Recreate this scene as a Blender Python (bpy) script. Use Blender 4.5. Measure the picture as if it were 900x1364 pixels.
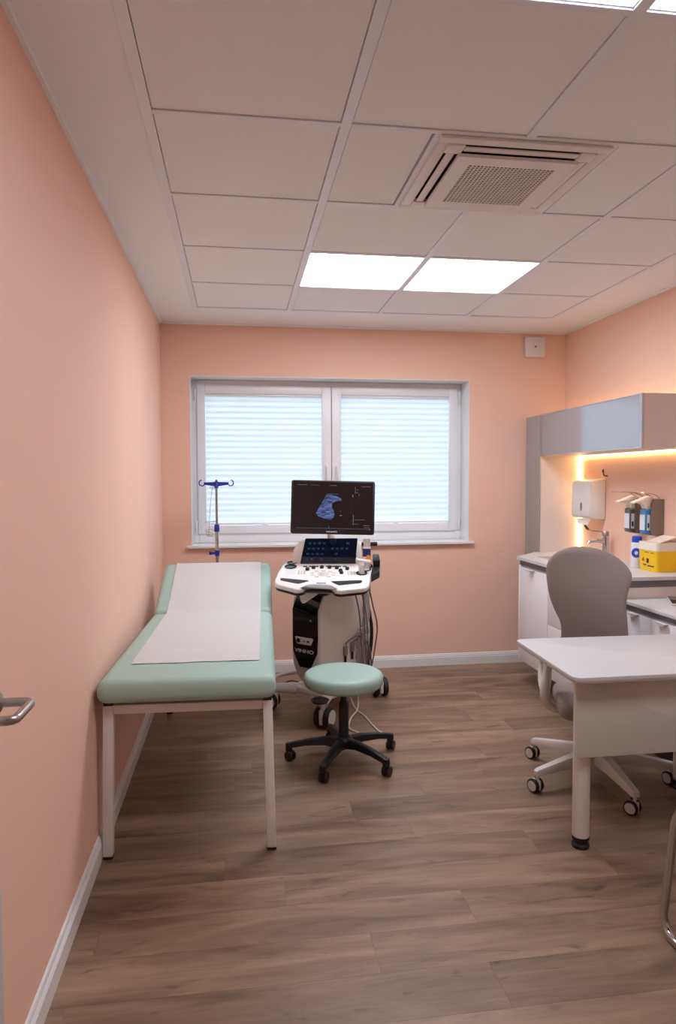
import bpy, bmesh, math, random
from mathutils import Vector, Matrix

for o in list(bpy.data.objects):
    bpy.data.objects.remove(o)
scene = bpy.context.scene
COL = scene.collection
R = math.radians
random.seed(7)

# ------------------------------------------------------------------ camera
yaw, pitch, roll = R(8.27), R(-2.71), R(-0.20)
fw = Vector((math.sin(yaw) * math.cos(pitch), math.cos(yaw) * math.cos(pitch), math.sin(pitch)))
rt = Vector((math.cos(yaw), -math.sin(yaw), 0))
up = rt.cross(fw)
rt2 = rt * math.cos(roll) + up * math.sin(roll)
up2 = up * math.cos(roll) - rt * math.sin(roll)
cam = bpy.data.cameras.new('camera')
cam.sensor_width = 36.0
cam.lens = 917.2 * 36.0 / 1364.0
cam.clip_start = 0.02
camo = bpy.data.objects.new('camera', cam)
COL.objects.link(camo)
camo.matrix_world = Matrix(((rt2.x, up2.x, -fw.x, 0), (rt2.y, up2.y, -fw.y, 0), (rt2.z, up2.z, -fw.z, 1.457), (0, 0, 0, 1)))
scene.camera = camo

# ------------------------------------------------------------------ world, exposure
DAY = 3.3
PANEL = 17.0
LED = 13.0
scene.view_settings.view_transform = 'Standard'
scene.view_settings.look = 'None'
scene.view_settings.gamma = 1.0
scene.view_settings.use_curve_mapping = False
scene.view_settings.exposure = 0.08
w = bpy.data.worlds.new('overcast_sky')
scene.world = w
w.use_nodes = True
w.node_tree.nodes['Background'].inputs[0].default_value = (0.74, 0.88, 1.0, 1)
w.node_tree.nodes['Background'].inputs[1].default_value = DAY


# ------------------------------------------------------------------ materials
def lin(c):
    return tuple((v / 255 / 12.92) if v / 255 <= 0.04045 else ((v / 255 + 0.055) / 1.055) ** 2.4 for v in c)


def mat(name, rgb, rough=0.5, metal=0.0, var=0.04, scale=40.0, bump=0.0, bscale=None, spec=None, coat=0.0, emit=None, estr=0.0, alpha=None, trans=0.0):
    m = bpy.data.materials.new(name)
    m.use_nodes = True
    nt = m.node_tree
    b = nt.nodes['Principled BSDF']
    c = lin(rgb)
    tc = nt.nodes.new('ShaderNodeTexCoord')
    nz = nt.nodes.new('ShaderNodeTexNoise')
    nz.inputs['Scale'].default_value = scale
    nz.inputs['Detail'].default_value = 3
    nt.links.new(tc.outputs['Object'], nz.inputs['Vector'])
    mx = nt.nodes.new('ShaderNodeMixRGB')
    mx.inputs[1].default_value = tuple(v * (1 - var) for v in c) + (1,)
    mx.inputs[2].default_value = tuple(min(1, v * (1 + var)) for v in c) + (1,)
    nt.links.new(nz.outputs['Fac'], mx.inputs[0])
    nt.links.new(mx.outputs[0], b.inputs['Base Color'])
    b.inputs['Roughness'].default_value = rough
    b.inputs['Metallic'].default_value = metal
    if spec is not None:
        b.inputs['Specular IOR Level'].default_value = spec
    if coat:
        b.inputs['Coat Weight'].default_value = coat
        b.inputs['Coat Roughness'].default_value = 0.05
    if trans:
        b.inputs['Transmission Weight'].default_value = trans
    if emit is not None:
        b.inputs['Emission Color'].default_value = lin(emit) + (1,)
        b.inputs['Emission Strength'].default_value = estr
    if alpha is not None:
        b.inputs['Alpha'].default_value = alpha
    if bump:
        n2 = nt.nodes.new('ShaderNodeTexNoise')
        n2.inputs['Scale'].default_value = bscale or scale
        n2.inputs['Detail'].default_value = 4
        nt.links.new(tc.outputs['Object'], n2.inputs['Vector'])
        bp = nt.nodes.new('ShaderNodeBump')
        bp.inputs['Strength'].default_value = bump
        bp.inputs['Distance'].default_value = 0.002
        nt.links.new(n2.outputs['Fac'], bp.inputs['Height'])
        nt.links.new(bp.outputs[0], b.inputs['Normal'])
    return m


def wood_mat():
    m = bpy.data.materials.new('oak_plank')
    m.use_nodes = True
    nt = m.node_tree
    L = nt.links.new
    b = nt.nodes['Principled BSDF']
    tc = nt.nodes.new('ShaderNodeTexCoord')
    oi = nt.nodes.new('ShaderNodeObjectInfo')
    off = nt.nodes.new('ShaderNodeVectorMath'); off.operation = 'SCALE'
    off.inputs[0].default_value = (37.0, 19.0, 11.0)
    L(oi.outputs['Random'], off.inputs['Scale'])
    add = nt.nodes.new('ShaderNodeVectorMath'); add.operation = 'ADD'
    L(tc.outputs['Object'], add.inputs[0]); L(off.outputs[0], add.inputs[1])

    def noise(sc, scale, detail, rough=0.55, dist=0.0):
        mp = nt.nodes.new('ShaderNodeMapping'); mp.inputs['Scale'].default_value = sc
        L(add.outputs[0], mp.inputs['Vector'])
        n = nt.nodes.new('ShaderNodeTexNoise')
        n.inputs['Scale'].default_value = scale; n.inputs['Detail'].default_value = detail
        n.inputs['Roughness'].default_value = rough; n.inputs['Distortion'].default_value = dist
        L(mp.outputs[0], n.inputs['Vector'])
        return n
    grain = noise((1.6, 26, 1), 3.0, 6, 0.65, 0.4)
    cloud = noise((0.9, 5.0, 1), 1.6, 4, 0.6, 0.8)
    knot = noise((2.2, 9.0, 1), 1.8, 3, 0.6, 1.2)
    r1 = nt.nodes.new('ShaderNodeValToRGB')
    r1.color_ramp.elements[0].position = 0.30; r1.color_ramp.elements[0].color = lin((112, 86, 68)) + (1,)
    r1.color_ramp.elements[1].position = 0.72; r1.color_ramp.elements[1].color = lin((168, 137, 110)) + (1,)
    L(cloud.outputs['Fac'], r1.inputs[0])
    r2 = nt.nodes.new('ShaderNodeValToRGB')
    r2.color_ramp.elements[0].position = 0.30; r2.color_ramp.elements[0].color = (0.86, 0.86, 0.86, 1)
    r2.color_ramp.elements[1].position = 0.66; r2.color_ramp.elements[1].color = (1.04, 1.04, 1.04, 1)
    L(grain.outputs['Fac'], r2.inputs[0])
    r3 = nt.nodes.new('ShaderNodeValToRGB')
    r3.color_ramp.elements[0].position = 0.26; r3.color_ramp.elements[0].color = (0.55, 0.53, 0.52, 1)
    r3.color_ramp.elements[1].position = 0.40; r3.color_ramp.elements[1].color = (1, 1, 1, 1)
    L(knot.outputs['Fac'], r3.inputs[0])
    m1 = nt.nodes.new('ShaderNodeMixRGB'); m1.blend_type = 'MULTIPLY'; m1.inputs[0].default_value = 1
    L(r1.outputs[0], m1.inputs[1]); L(r2.outputs[0], m1.inputs[2])
    m2 = nt.nodes.new('ShaderNodeMixRGB'); m2.blend_type = 'MULTIPLY'; m2.inputs[0].default_value = 1
    L(m1.outputs[0], m2.inputs[1]); L(r3.outputs[0], m2.inputs[2])
    tone = nt.nodes.new('ShaderNodeMapRange')
    tone.inputs['To Min'].default_value = 0.88; tone.inputs['To Max'].default_value = 1.12
    L(oi.outputs['Random'], tone.inputs['Value'])
    m3 = nt.nodes.new('ShaderNodeVectorMath'); m3.operation = 'SCALE'
    L(m2.outputs[0], m3.inputs[0]); L(tone.outputs[0], m3.inputs['Scale'])
    L(m3.outputs[0], b.inputs['Base Color'])
    b.inputs['Roughness'].default_value = 0.40
    b.inputs['Specular IOR Level'].default_value = 0.42
    bp = nt.nodes.new('ShaderNodeBump'); bp.inputs['Strength'].default_value = 0.12; bp.inputs['Distance'].default_value = 0.002
    L(grain.outputs['Fac'], bp.inputs['Height']); L(bp.outputs[0], b.inputs['Normal'])
    return m


def emis(name, rgb, s):
    m = bpy.data.materials.new(name)
    m.use_nodes = True
    nt = m.node_tree
    nt.nodes.remove(nt.nodes['Principled BSDF'])
    e = nt.nodes.new('ShaderNodeEmission')
    e.inputs[0].default_value = lin(rgb) + (1,)
    e.inputs[1].default_value = s
    nt.links.new(e.outputs[0], nt.nodes['Material Output'].inputs[0])
    return m


def blind_mat():
    m = bpy.data.materials.new('blind_fabric')
    m.use_nodes = True
    nt = m.node_tree
    nt.nodes.remove(nt.nodes['Principled BSDF'])
    t = nt.nodes.new('ShaderNodeBsdfTranslucent'); d = nt.nodes.new('ShaderNodeBsdfDiffuse')
    t.inputs[0].default_value = (0.80, 0.84, 0.87, 1); d.inputs[0].default_value = (0.85, 0.86, 0.87, 1)
    tc = nt.nodes.new('ShaderNodeTexCoord'); nz = nt.nodes.new('ShaderNodeTexNoise'); nz.inputs['Scale'].default_value = 6
    nt.links.new(tc.outputs['Object'], nz.inputs['Vector'])
    mr = nt.nodes.new('ShaderNodeMapRange'); mr.inputs['To Min'].default_value = 0.42; mr.inputs['To Max'].default_value = 0.50
    nt.links.new(nz.outputs['Fac'], mr.inputs['Value'])
    mx = nt.nodes.new('ShaderNodeMixShader')
    nt.links.new(mr.outputs[0], mx.inputs[0])
    nt.links.new(t.outputs[0], mx.inputs[1]); nt.links.new(d.outputs[0], mx.inputs[2])
    nt.links.new(mx.outputs[0], nt.nodes['Material Output'].inputs[0])
    return m


def glass_mat(name, tint=(1, 1, 1), gloss=0.08):
    m = bpy.data.materials.new(name)
    m.use_nodes = True
    nt = m.node_tree
    nt.nodes.remove(nt.nodes['Principled BSDF'])
    t = nt.nodes.new('ShaderNodeBsdfTransparent'); t.inputs[0].default_value = tint + (1,)
    g = nt.nodes.new('ShaderNodeBsdfGlossy'); g.inputs['Roughness'].default_value = 0.02
    mx = nt.nodes.new('ShaderNodeMixShader'); mx.inputs[0].default_value = gloss
    nt.links.new(t.outputs[0], mx.inputs[1]); nt.links.new(g.outputs[0], mx.inputs[2])
    nt.links.new(mx.outputs[0], nt.nodes['Material Output'].inputs[0])
    return m


def screen_mat():
    """dark ultrasound fan image: blue-grey speckle bands"""
    m = bpy.data.materials.new('scan_image')
    m.use_nodes = True
    nt = m.node_tree
    L = nt.links.new
    b = nt.nodes['Principled BSDF']
    b.inputs['Base Color'].default_value = (0.01, 0.01, 0.012, 1)
    b.inputs['Roughness'].default_value = 0.25
    tc = nt.nodes.new('ShaderNodeTexCoord')
    mp = nt.nodes.new('ShaderNodeMapping'); mp.inputs['Scale'].default_value = (34, 34, 120); mp.inputs['Rotation'].default_value = (0, 0.45, 0)
    L(tc.outputs['Object'], mp.inputs['Vector'])
    n = nt.nodes.new('ShaderNodeTexNoise'); n.inputs['Scale'].default_value = 1.0; n.inputs['Detail'].default_value = 6; n.inputs['Distortion'].default_value = 0.6
    L(mp.outputs[0], n.inputs['Vector'])
    r = nt.nodes.new('ShaderNodeValToRGB')
    r.color_ramp.elements[0].position = 0.36; r.color_ramp.elements[0].color = (0.008, 0.016, 0.06, 1)
    r.color_ramp.elements[1].position = 0.70; r.color_ramp.elements[1].color = (0.20, 0.32, 0.78, 1)
    L(n.outputs['Fac'], r.inputs[0])
    L(r.outputs[0], b.inputs['Emission Color'])
    b.inputs['Emission Strength'].default_value = 0.6
    return m


M = {}
M['wall'] = mat('peach_paint', (243, 200, 177), 0.75, var=0.015, scale=3, bump=0.06, bscale=260)
M['ceil'] = mat('ceiling_plaster', (247, 246, 247), 0.85, var=0.01, scale=4)
M['tile'] = mat('ceiling_tile_fleece', (245, 243, 244), 0.95, var=0.02, scale=120, bump=0.25, bscale=420)
M['tee'] = mat('white_tee_metal', (238, 238, 246), 0.45, var=0.01)
M['trim'] = mat('white_trim_paint', (232, 230, 229), 0.40, var=0.01)
M['pvc'] = mat('window_pvc', (238, 238, 240), 0.30, var=0.01)
M['sub'] = mat('subfloor', (92, 70, 56), 0.9)
M['wood'] = wood_mat()
M['blind'] = blind_mat()
M['pane'] = glass_mat('window_glass', (0.95, 0.98, 1.0))
M['panel_light'] = emis('light_diffuser', (238, 244, 254), PANEL)
M['panel_near'] = emis('light_diffuser_dimmed', (238, 244, 254), PANEL * 0.60)
M['led_top'] = emis('warm_led_dim', (255, 206, 138), LED * 0.28)
M['led'] = emis('warm_led', (255, 206, 138), LED)
M['mint'] = mat('mint_vinyl', (168, 197, 187), 0.42, var=0.02, scale=25, bump=0.10, bscale=300)
M['paper'] = mat('couch_paper', (210, 210, 209), 0.85, var=0.015, scale=30, bump=0.4, bscale=28)
M['frame'] = mat('white_powder_coat', (236, 230, 226), 0.40, var=0.01)
M['black'] = mat('black_plastic', (20, 20, 24), 0.42, var=0.1)
M['gblack'] = mat('gloss_black', (9, 9, 11), 0.10, var=0.1)
M['white'] = mat('white_plastic', (238, 234, 230), 0.32, var=0.01)
M['cartw'] = mat('cart_off_white', (226, 219, 213), 0.34, var=0.01)
M['chrome'] = mat('chrome', (205, 205, 208), 0.10, metal=1, var=0.02)
M['steel'] = mat('brushed_steel', (178, 170, 164), 0.32, metal=1, var=0.04)
M['satin'] = mat('satin_steel_plate', (140, 128, 121), 0.45, metal=0.35, var=0.03)
M['blue'] = mat('blue_plastic', (30, 48, 150), 0.35, var=0.05)
M['lam'] = mat('white_laminate', (240, 238, 241), 0.32, var=0.01)
M['desk'] = mat('desk_laminate', (210, 211, 213), 0.38, var=0.008)
M['edge'] = mat('birch_edge', (214, 190, 172), 0.5, var=0.05)
M['strip'] = mat('grey_channel', (112, 110, 114), 0.45, metal=0.3)
M['plinth'] = mat('dark_plinth', (52, 44, 42), 0.6)
M['cabw'] = mat('cabinet_side_white', (222, 210, 203), 0.5, var=0.01)
M['frost'] = mat('grey_glass_front', (150, 150, 156), 0.07, var=0.01, coat=1.0, spec=0.9)
M['alu'] = mat('aluminium', (190, 190, 198), 0.35, metal=0.8)
M['fabric'] = mat('taupe_fabric', (148, 135, 131), 0.9, var=0.06, scale=300, bump=0.4, bscale=500)
M['greyp'] = mat('light_grey_plastic', (216, 209, 205), 0.4, var=0.02)
M['dgrey'] = mat('dark_grey_plastic', (70, 66, 68), 0.5)
M['rubber'] = mat('dark_rubber', (30, 29, 31), 0.6)
M['panelglass'] = mat('desk_panel_lacquer', (220, 214, 206), 0.14, var=0.01, coat=0.4)
M['towel'] = mat('dispenser_plastic', (228, 224, 222), 0.3, var=0.01)
M['paperw'] = mat('paper_towel', (245, 238, 230), 0.9)
M['yellow'] = mat('yellow_plastic', (250, 200, 8), 0.35, var=0.02)
M['lid'] = mat('cream_plastic', (244, 232, 218), 0.4, var=0.01)
M['tblue'] = mat('blue_liquid', (36, 128, 178), 0.15, var=0.05, coat=0.5)
M['dbottle'] = mat('smoky_bottle', (92, 88, 84), 0.2, var=0.05, coat=0.4)
M['label'] = mat('paper_label', (226, 226, 230), 0.6)
M['blabel'] = mat('blue_label', (28, 80, 205), 0.45)
M['navy'] = mat('navy_label', (34, 42, 110), 0.5)
M['orange'] = mat('orange_label', (240, 158, 40), 0.5)
M['ink'] = mat('black_ink', (38, 26, 22), 0.6)
M['red'] = mat('red_ink', (190, 50, 30), 0.6)
M['logo'] = mat('logo_silver', (222, 222, 226), 0.4)
M['blue_ink'] = mat('blue_ink', (40, 70, 170), 0.5)
M['bezel'] = mat('monitor_bezel', (40, 33, 34), 0.3)
M['lcd'] = mat('dark_screen', (26, 20, 20), 0.18, var=0.02, emit=(40, 30, 30), estr=0.15)
M['scan'] = screen_mat()
M['mark'] = mat('screen_text_glow', (60, 60, 70), 0.4, emit=(120, 120, 145), estr=0.45)
M['touch'] = mat('touch_screen', (8, 10, 16), 0.06, var=0.1, emit=(12, 22, 42), estr=0.35, coat=0.5)
M['icon'] = mat('touch_icon_glow', (20, 40, 80), 0.3, emit=(36, 62, 104), estr=0.35)
M['cable'] = mat('grey_cable', (118, 104, 100), 0.5)
M['cablew'] = mat('white_cable', (222, 210, 202), 0.5)
M['vinyl'] = mat('clear_sleeve', (196, 186, 184), 0.18, var=0.08, scale=60, alpha=0.45)
M['acgrille'] = mat('ac_white', (236, 228, 224), 0.5, var=0.01)
M['dark'] = mat('dark_void', (62, 54, 52), 0.9)
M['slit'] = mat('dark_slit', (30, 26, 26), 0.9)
M['basin'] = mat('basin_cream', (214, 196, 184), 0.3)
M['doorleaf'] = mat('door_grey_white', (205, 203, 206), 0.45, var=0.01)


# ------------------------------------------------------------------ mesh helpers
class MB:
    def __init__(self):
        self.bm = bmesh.new()

    def _merge(self, b, mx=None):
        if mx is not None:
            bmesh.ops.transform(b, matrix=mx, verts=b.verts)
        me = bpy.data.meshes.new('tmp')
        b.to_mesh(me)
        b.free()
        self.bm.from_mesh(me)
        bpy.data.meshes.remove(me)
        return self

    def box(self, c, s, bevel=0.0, seg=2, mx=None):
        b = bmesh.new()
        bmesh.ops.create_cube(b, size=1.0)
        bmesh.ops.scale(b, vec=s, verts=b.verts)
        bmesh.ops.translate(b, vec=c, verts=b.verts)
        if bevel:
            bmesh.ops.bevel(b, geom=list(b.edges), offset=min(bevel, min(s) * 0.49), segments=seg, profile=0.5, affect='EDGES')
        return self._merge(b, mx)

    def span(self, lo, hi, bevel=0.0, seg=2, mx=None):
        c = [(a + b) / 2 for a, b in zip(lo, hi)]
        s = [abs(b - a) for a, b in zip(lo, hi)]
        return self.box(c, s, bevel, seg, mx)

    def cyl(self, p0, p1, r0, r1=None, n=20, bevel=0.0, mx=None):
        r1 = r0 if r1 is None else r1
        p0, p1 = Vector(p0), Vector(p1)
        d = p1 - p0
        b = bmesh.new()
        bmesh.ops.create_cone(b, cap_ends=True, segments=n, radius1=r0, radius2=r1, depth=d.length)
        if bevel:
            es = [e for e in b.edges if any(len(f.verts) > 4 for f in e.link_faces)]
            bmesh.ops.bevel(b, geom=es, offset=bevel, segments=2, profile=0.5, affect='EDGES')
        q = d.normalized().to_track_quat('Z', 'Y').to_matrix().to_4x4()
        bmesh.ops.transform(b, matrix=Matrix.Translation((p0 + p1) / 2) @ q, verts=b.verts)
        return self._merge(b, mx)

    def tube(self, pts, r, n=8, closed=False, mx=None):
        pts = [Vector(p) for p in pts]
        k = len(pts)
        rs = r if isinstance(r, (list, tuple)) else [r] * k
        b = bmesh.new()
        T = []
        for i in range(k):
            if closed:
                t = pts[(i + 1) % k] - pts[i - 1]
            else:
                t = pts[min(i + 1, k - 1)] - pts[max(i - 1, 0)]
            T.append(t.normalized())
        nrm = T[0].orthogonal().normalized()
        rings = []
        for i in range(k):
            nrm = (nrm - T[i] * nrm.dot(T[i])).normalized()
            bn = T[i].cross(nrm)
            rings.append([b.verts.new(pts[i] + (nrm * math.cos(2 * math.pi * j / n) + bn * math.sin(2 * math.pi * j / n)) * rs[i]) for j in range(n)])
        for i in range(k if closed else k - 1):
            a, c = rings[i], rings[(i + 1) % k]
            for j in range(n):
                b.faces.new((a[j], a[(j + 1) % n], c[(j + 1) % n], c[j]))
        if not closed:
            b.faces.new(rings[0][::-1]); b.faces.new(rings[-1])
        bmesh.ops.recalc_face_normals(b, faces=b.faces)
        return self._merge(b, mx)

    def lathe(self, prof, n=32, c=(0, 0, 0), mx=None):
        b = bmesh.new()
        rings = []
        for (r, z) in prof:
            if r < 1e-6:
                rings.append([b.verts.new((c[0], c[1], c[2] + z))])
            else:
                rings.append([b.verts.new((c[0] + r * math.cos(2 * math.pi * j / n), c[1] + r * math.sin(2 * math.pi * j / n), c[2] + z)) for j in range(n)])
        for a, d in zip(rings, rings[1:]):
            for j in range(n):
                j2 = (j + 1) % n
                if len(a) == 1 and len(d) == 1:
                    continue
                if len(a) == 1:
                    b.faces.new((a[0], d[j2], d[j]))
                elif len(d) == 1:
                    b.faces.new((a[j], a[j2], d[0]))
                else:
                    b.faces.new((a[j], a[j2], d[j2], d[j]))
        bmesh.ops.recalc_face_normals(b, faces=b.faces)
        return self._merge(b, mx)

    def prism(self, poly, z0, z1, bevel=0.0, seg=2, mx=None):
        b = bmesh.new()
        vs = [b.verts.new((x, y, z0)) for x, y in poly]
        f = b.faces.new(vs)
        ex = bmesh.ops.extrude_face_region(b, geom=[f])
        bmesh.ops.translate(b, vec=(0, 0, z1 - z0), verts=[v for v in ex['geom'] if isinstance(v, bmesh.types.BMVert)])
        bmesh.ops.recalc_face_normals(b, faces=b.faces)
        if bevel:
            es = [e for e in b.edges if abs(e.verts[0].co.z - e.verts[1].co.z) < 1e-7]
            bmesh.ops.bevel(b, geom=es, offset=bevel, segments=seg, profile=0.5, affect='EDGES')
        return self._merge(b, mx)

    def grid(self, rows, mx=None):
        """rows of 3d points -> quad sheet"""
        b = bmesh.new()
        V = [[b.verts.new(p) for p in r] for r in rows]
        for a, c in zip(V, V[1:]):
            for j in range(len(a) - 1):
                b.faces.new((a[j], a[j + 1], c[j + 1], c[j]))
        return self._merge(b, mx)

    def build(self, name, material, parent=None, sharp=35, smooth=True):
        if smooth:
            for f in self.bm.faces:
                f.smooth = True
            for e in self.bm.edges:
                if len(e.link_faces) == 2 and e.calc_face_angle(0) > R(sharp):
                    e.smooth = False
        me = bpy.data.meshes.new(name)
        self.bm.to_mesh(me)
        self.bm.free()
        me.materials.append(material)
        o = bpy.data.objects.new(name, me)
        COL.objects.link(o)
        o.parent = parent
        return o


def rounded(poly, r, n=5):
    """round the corners of a polygon; r may be a list"""
    out = []
    k = len(poly)
    for i in range(k):
        rr = r[i] if isinstance(r, (list, tuple)) else r
        p = Vector(poly[i]); a = Vector(poly[i - 1]); c = Vector(poly[(i + 1) % k])
        if rr <= 0:
            out.append(tuple(p)); continue
        da, dc = (a - p), (c - p)
        d = min(rr, da.length * 0.49, dc.length * 0.49)
        pa, pc = p + da.normalized() * d, p + dc.normalized() * d
        for j in range(n + 1):
            t = j / n
            q = pa * (1 - t) ** 2 + p * 2 * t * (1 - t) + pc * t * t
            out.append((q.x, q.y))
    return out


def rect(x0, y0, x1, y1):
    return [(x0, y0), (x1, y0), (x1, y1), (x0, y1)]


def smooth_pts(pts, n=6):
    P = [Vector(p) for p in pts]
    out = []
    for i in range(len(P) - 1):
        p0, p1, p2, p3 = P[max(i - 1, 0)], P[i], P[i + 1], P[min(i + 2, len(P) - 1)]
        for j in range(n):
            t = j / n
            out.append(0.5 * ((2 * p1) + (p2 - p0) * t + (2 * p0 - 5 * p1 + 4 * p2 - p3) * t * t + (3 * p1 - p0 - 3 * p2 + p3) * t ** 3))
    out.append(P[-1])
    return out


def bend(pts, r, n=6):
    """polyline with rounded 3d corners"""
    P = [Vector(p) for p in pts]
    out = [P[0]]
    for a, p, c in zip(P, P[1:], P[2:]):
        da, dc = a - p, c - p
        d = min(r, da.length * 0.49, dc.length * 0.49)
        pa, pc = p + da.normalized() * d, p + dc.normalized() * d
        for j in range(n + 1):
            t = j / n
            out.append(pa * (1 - t) ** 2 + p * 2 * t * (1 - t) + pc * t * t)
    out.append(P[-1])
    return out


def tag(o, label, cat, group=None):
    o['label'] = label
    o['category'] = cat
    if group:
        o['group'] = group
    return o


def thing(name, label, cat, loc=(0, 0, 0), rz=0.0, group=None):
    o = bpy.data.objects.new(name, None)
    o.empty_display_size = 0.05
    COL.objects.link(o)
    o.location = loc
    o.rotation_euler = (0, 0, rz)
    return tag(o, label, cat, group)


def struct(o, label, cat):
    o['kind'] = 'structure'
    return tag(o, label, cat)


def text_mesh(body, name, height, depth, material, parent, mx, xs=1.0, shear=0.0):
    cu = bpy.data.curves.new('t', 'FONT')
    cu.body = body
    cu.size = 1.0
    cu.align_x = 'CENTER'
    cu.align_y = 'CENTER'
    cu.extrude = 0.5
    cu.shear = shear
    cu.offset = 0.012
    to = bpy.data.objects.new('t', cu)
    COL.objects.link(to)
    bpy.context.view_layer.update()
    me = bpy.data.meshes.new_from_object(to.evaluated_get(bpy.context.evaluated_depsgraph_get()))
    bpy.data.objects.remove(to)
    bpy.data.curves.remove(cu)
    s = height / 0.7
    me.transform(mx @ Matrix.Diagonal((s * xs, s, depth, 1)))
    me.name = name
    me.materials.clear()
    me.materials.append(material)
    o = bpy.data.objects.new(name, me)
    COL.objects.link(o)
    o.parent = parent
    return o


def frame_mx(p, xd, yd):
    """matrix whose x axis is xd, y axis yd, z = x cross y, origin p"""
    x = Vector(xd).normalized(); y = Vector(yd).normalized(); z = x.cross(y).normalized()
    y = z.cross(x)
    return Matrix(((x.x, y.x, z.x, p[0]), (x.y, y.y, z.y, p[1]), (x.z, y.z, z.z, p[2]), (0, 0, 0, 1)))


# ------------------------------------------------------------------ room shell
XL, XR, YB, YF, H = -0.545, 2.57, 5.172, -1.0, 2.6
# floor
b = MB(); b.span((XL - 0.2, YF - 0.2, -0.08), (XR + 0.2, YB + 0.25, -0.008))
floor = struct(b.build('floor', M['sub'], smooth=False), 'brown oak plank floor of the treatment room', 'floor')
PW, PL = 0.1825, 1.22
joint = {1.927: 0.405, 1.7445: 0.736, 2.292: 0.152, 3.022: 0.847}
y = 1.927 - PW * 17
while y < YB:
    y1 = min(y + PW, YB)
    y0 = max(y, YF)
    if y1 > YF:
        x0 = None
        for k, v in joint.items():
            if abs(k - y) < 0.01:
                x0 = v
        if x0 is None:
            x0 = random.uniform(0, PL)
        while x0 > XL:
            x0 -= PL
        while x0 < XR:
            a, c = max(x0, XL), min(x0 + PL, XR)
            if c - a > 0.01:
                p = MB()
                p.box((0, 0, -0.004), (c - a - 0.0006, y1 - y0 - 0.0006, 0.008))
                po = p.build('plank', M['wood'], floor, smooth=False)
                po.location = ((a + c) / 2, (y0 + y1) / 2, 0)
            x0 += PL
    y += PW

# unseen ground plane added outside, dims the downward-facing blind pleats
b = MB(); b.span((-25, YB + 0.6, -0.5), (25, YB + 40, -0.4))
struct(b.build('pleat_shade_ground', mat('added_ground_grey', (120, 118, 112), 0.9, scale=2), smooth=False), 'unseen grey ground added outside to darken the undersides of the blind pleats', 'ground')

# left wall with the doorway beside the photographer
b = MB()
b.span((XL - 0.15, 0.45, 0), (XL, YB + 0.25, H + 0.1))
b.span((XL - 0.15, YF, 0), (XL, -0.5, H + 0.1))
b.span((XL - 0.15, -0.5, 2.03), (XL, 0.45, H + 0.1))
struct(b.build('wall_left', M['wall'], smooth=False), 'long peach painted wall beside the examination couch', 'wall')
b = MB()  # added shell, out of view, blocks sky light coming through the doorway
b.span((-1.8, -0.7, 0), (-1.75, 0.65, H)); b.span((-1.8, -0.75, 0), (XL - 0.15, -0.7, H)); b.span((-1.8, 0.65, 0), (XL - 0.15, 0.7, H))
b.span((-1.8, -0.75, H), (XL - 0.15, 0.7, H + 0.05)); b.span((-1.8, -0.75, -0.05), (XL - 0.15, 0.7, 0))
struct(b.build('doorway_light_block', M['trim'], smooth=False), 'unseen white shell added outside the doorway to keep sky light out', 'wall')
# right, front
b = MB(); b.span((XR, YF, 0), (XR + 0.15, YB + 0.25, H + 0.1))
struct(b.build('wall_right', M['wall'], smooth=False), 'peach painted wall behind the sink counter and wall cabinet', 'wall')
b = MB(); b.span((XL - 0.15, YF - 0.15, 0), (XR + 0.15, YF, H + 0.1))
struct(b.build('wall_front', M['wall'], smooth=False), 'peach painted wall at the near end of the room', 'wall')
# back wall with window opening
WX0, WX1, WZ0, WZ1 = -0.341, 1.784, 0.955, 2.22
b = MB()
b.span((XL, YB, 0), (WX0, YB + 0.25, H + 0.1)); b.span((WX1, YB, 0), (XR, YB + 0.25, H + 0.1))
b.span((WX0, YB, 0), (WX1, YB + 0.25, WZ0)); b.span((WX0, YB, WZ1), (WX1, YB + 0.25, H + 0.1))
wall_back = struct(b.build('wall_back', M['wall'], smooth=False), 'peach painted wall around the wide window', 'wall')
# white painted reveal lining
b = MB()
b.span((WX0, YB - 0.001, WZ0), (WX0 + 0.004, YB + 0.19, WZ1)); b.span((WX1 - 0.004, YB - 0.001, WZ0), (WX1, YB + 0.19, WZ1))
b.span((WX0, YB - 0.001, WZ1 - 0.004), (WX1, YB + 0.19, WZ1))
b.build('reveal_lining', M['trim'], wall_back, smooth=False)


def baseboard(name, p0, p1, nrm, label):
    d = Vector(p1) - Vector(p0)
    prof = [(0, 0), (0.016, 0), (0.016, 0.062), (0.0125, 0.0655), (0.0125, 0.069), (0.0145, 0.0725), (0.010, 0.0775), (0.010, 0.081), (0.006, 0.088), (0, 0.090)]
    bm_ = MB()
    L = d.length
    # profile x -> wall normal, y -> up, z -> along
    bm_.prism(prof, 0, L, mx=frame_mx((p0[0], p0[1], 0), nrm, (0, 0, 1)) if Vector(nrm).cross(Vector((0, 0, 1))).dot(d) > 0 else frame_mx((p1[0], p1[1], 0), nrm, (0, 0, 1)))
    return struct(bm_.build(name, M['trim']), label, 'baseboard')


baseboard('baseboard_left', (XL, 0.45, 0), (XL, YB, 0), (1, 0, 0), 'white grooved skirting board along the left wall under the couch')
baseboard('baseboard_back', (XL + 0.016, YB, 0), (XR, YB, 0), (0, -1, 0), 'white grooved skirting board under the window')
baseboard('baseboard_right', (XR, YF, 0), (XR, YB - 0.016, 0), (-1, 0, 0), 'white grooved skirting board behind the sideboard')

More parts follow.
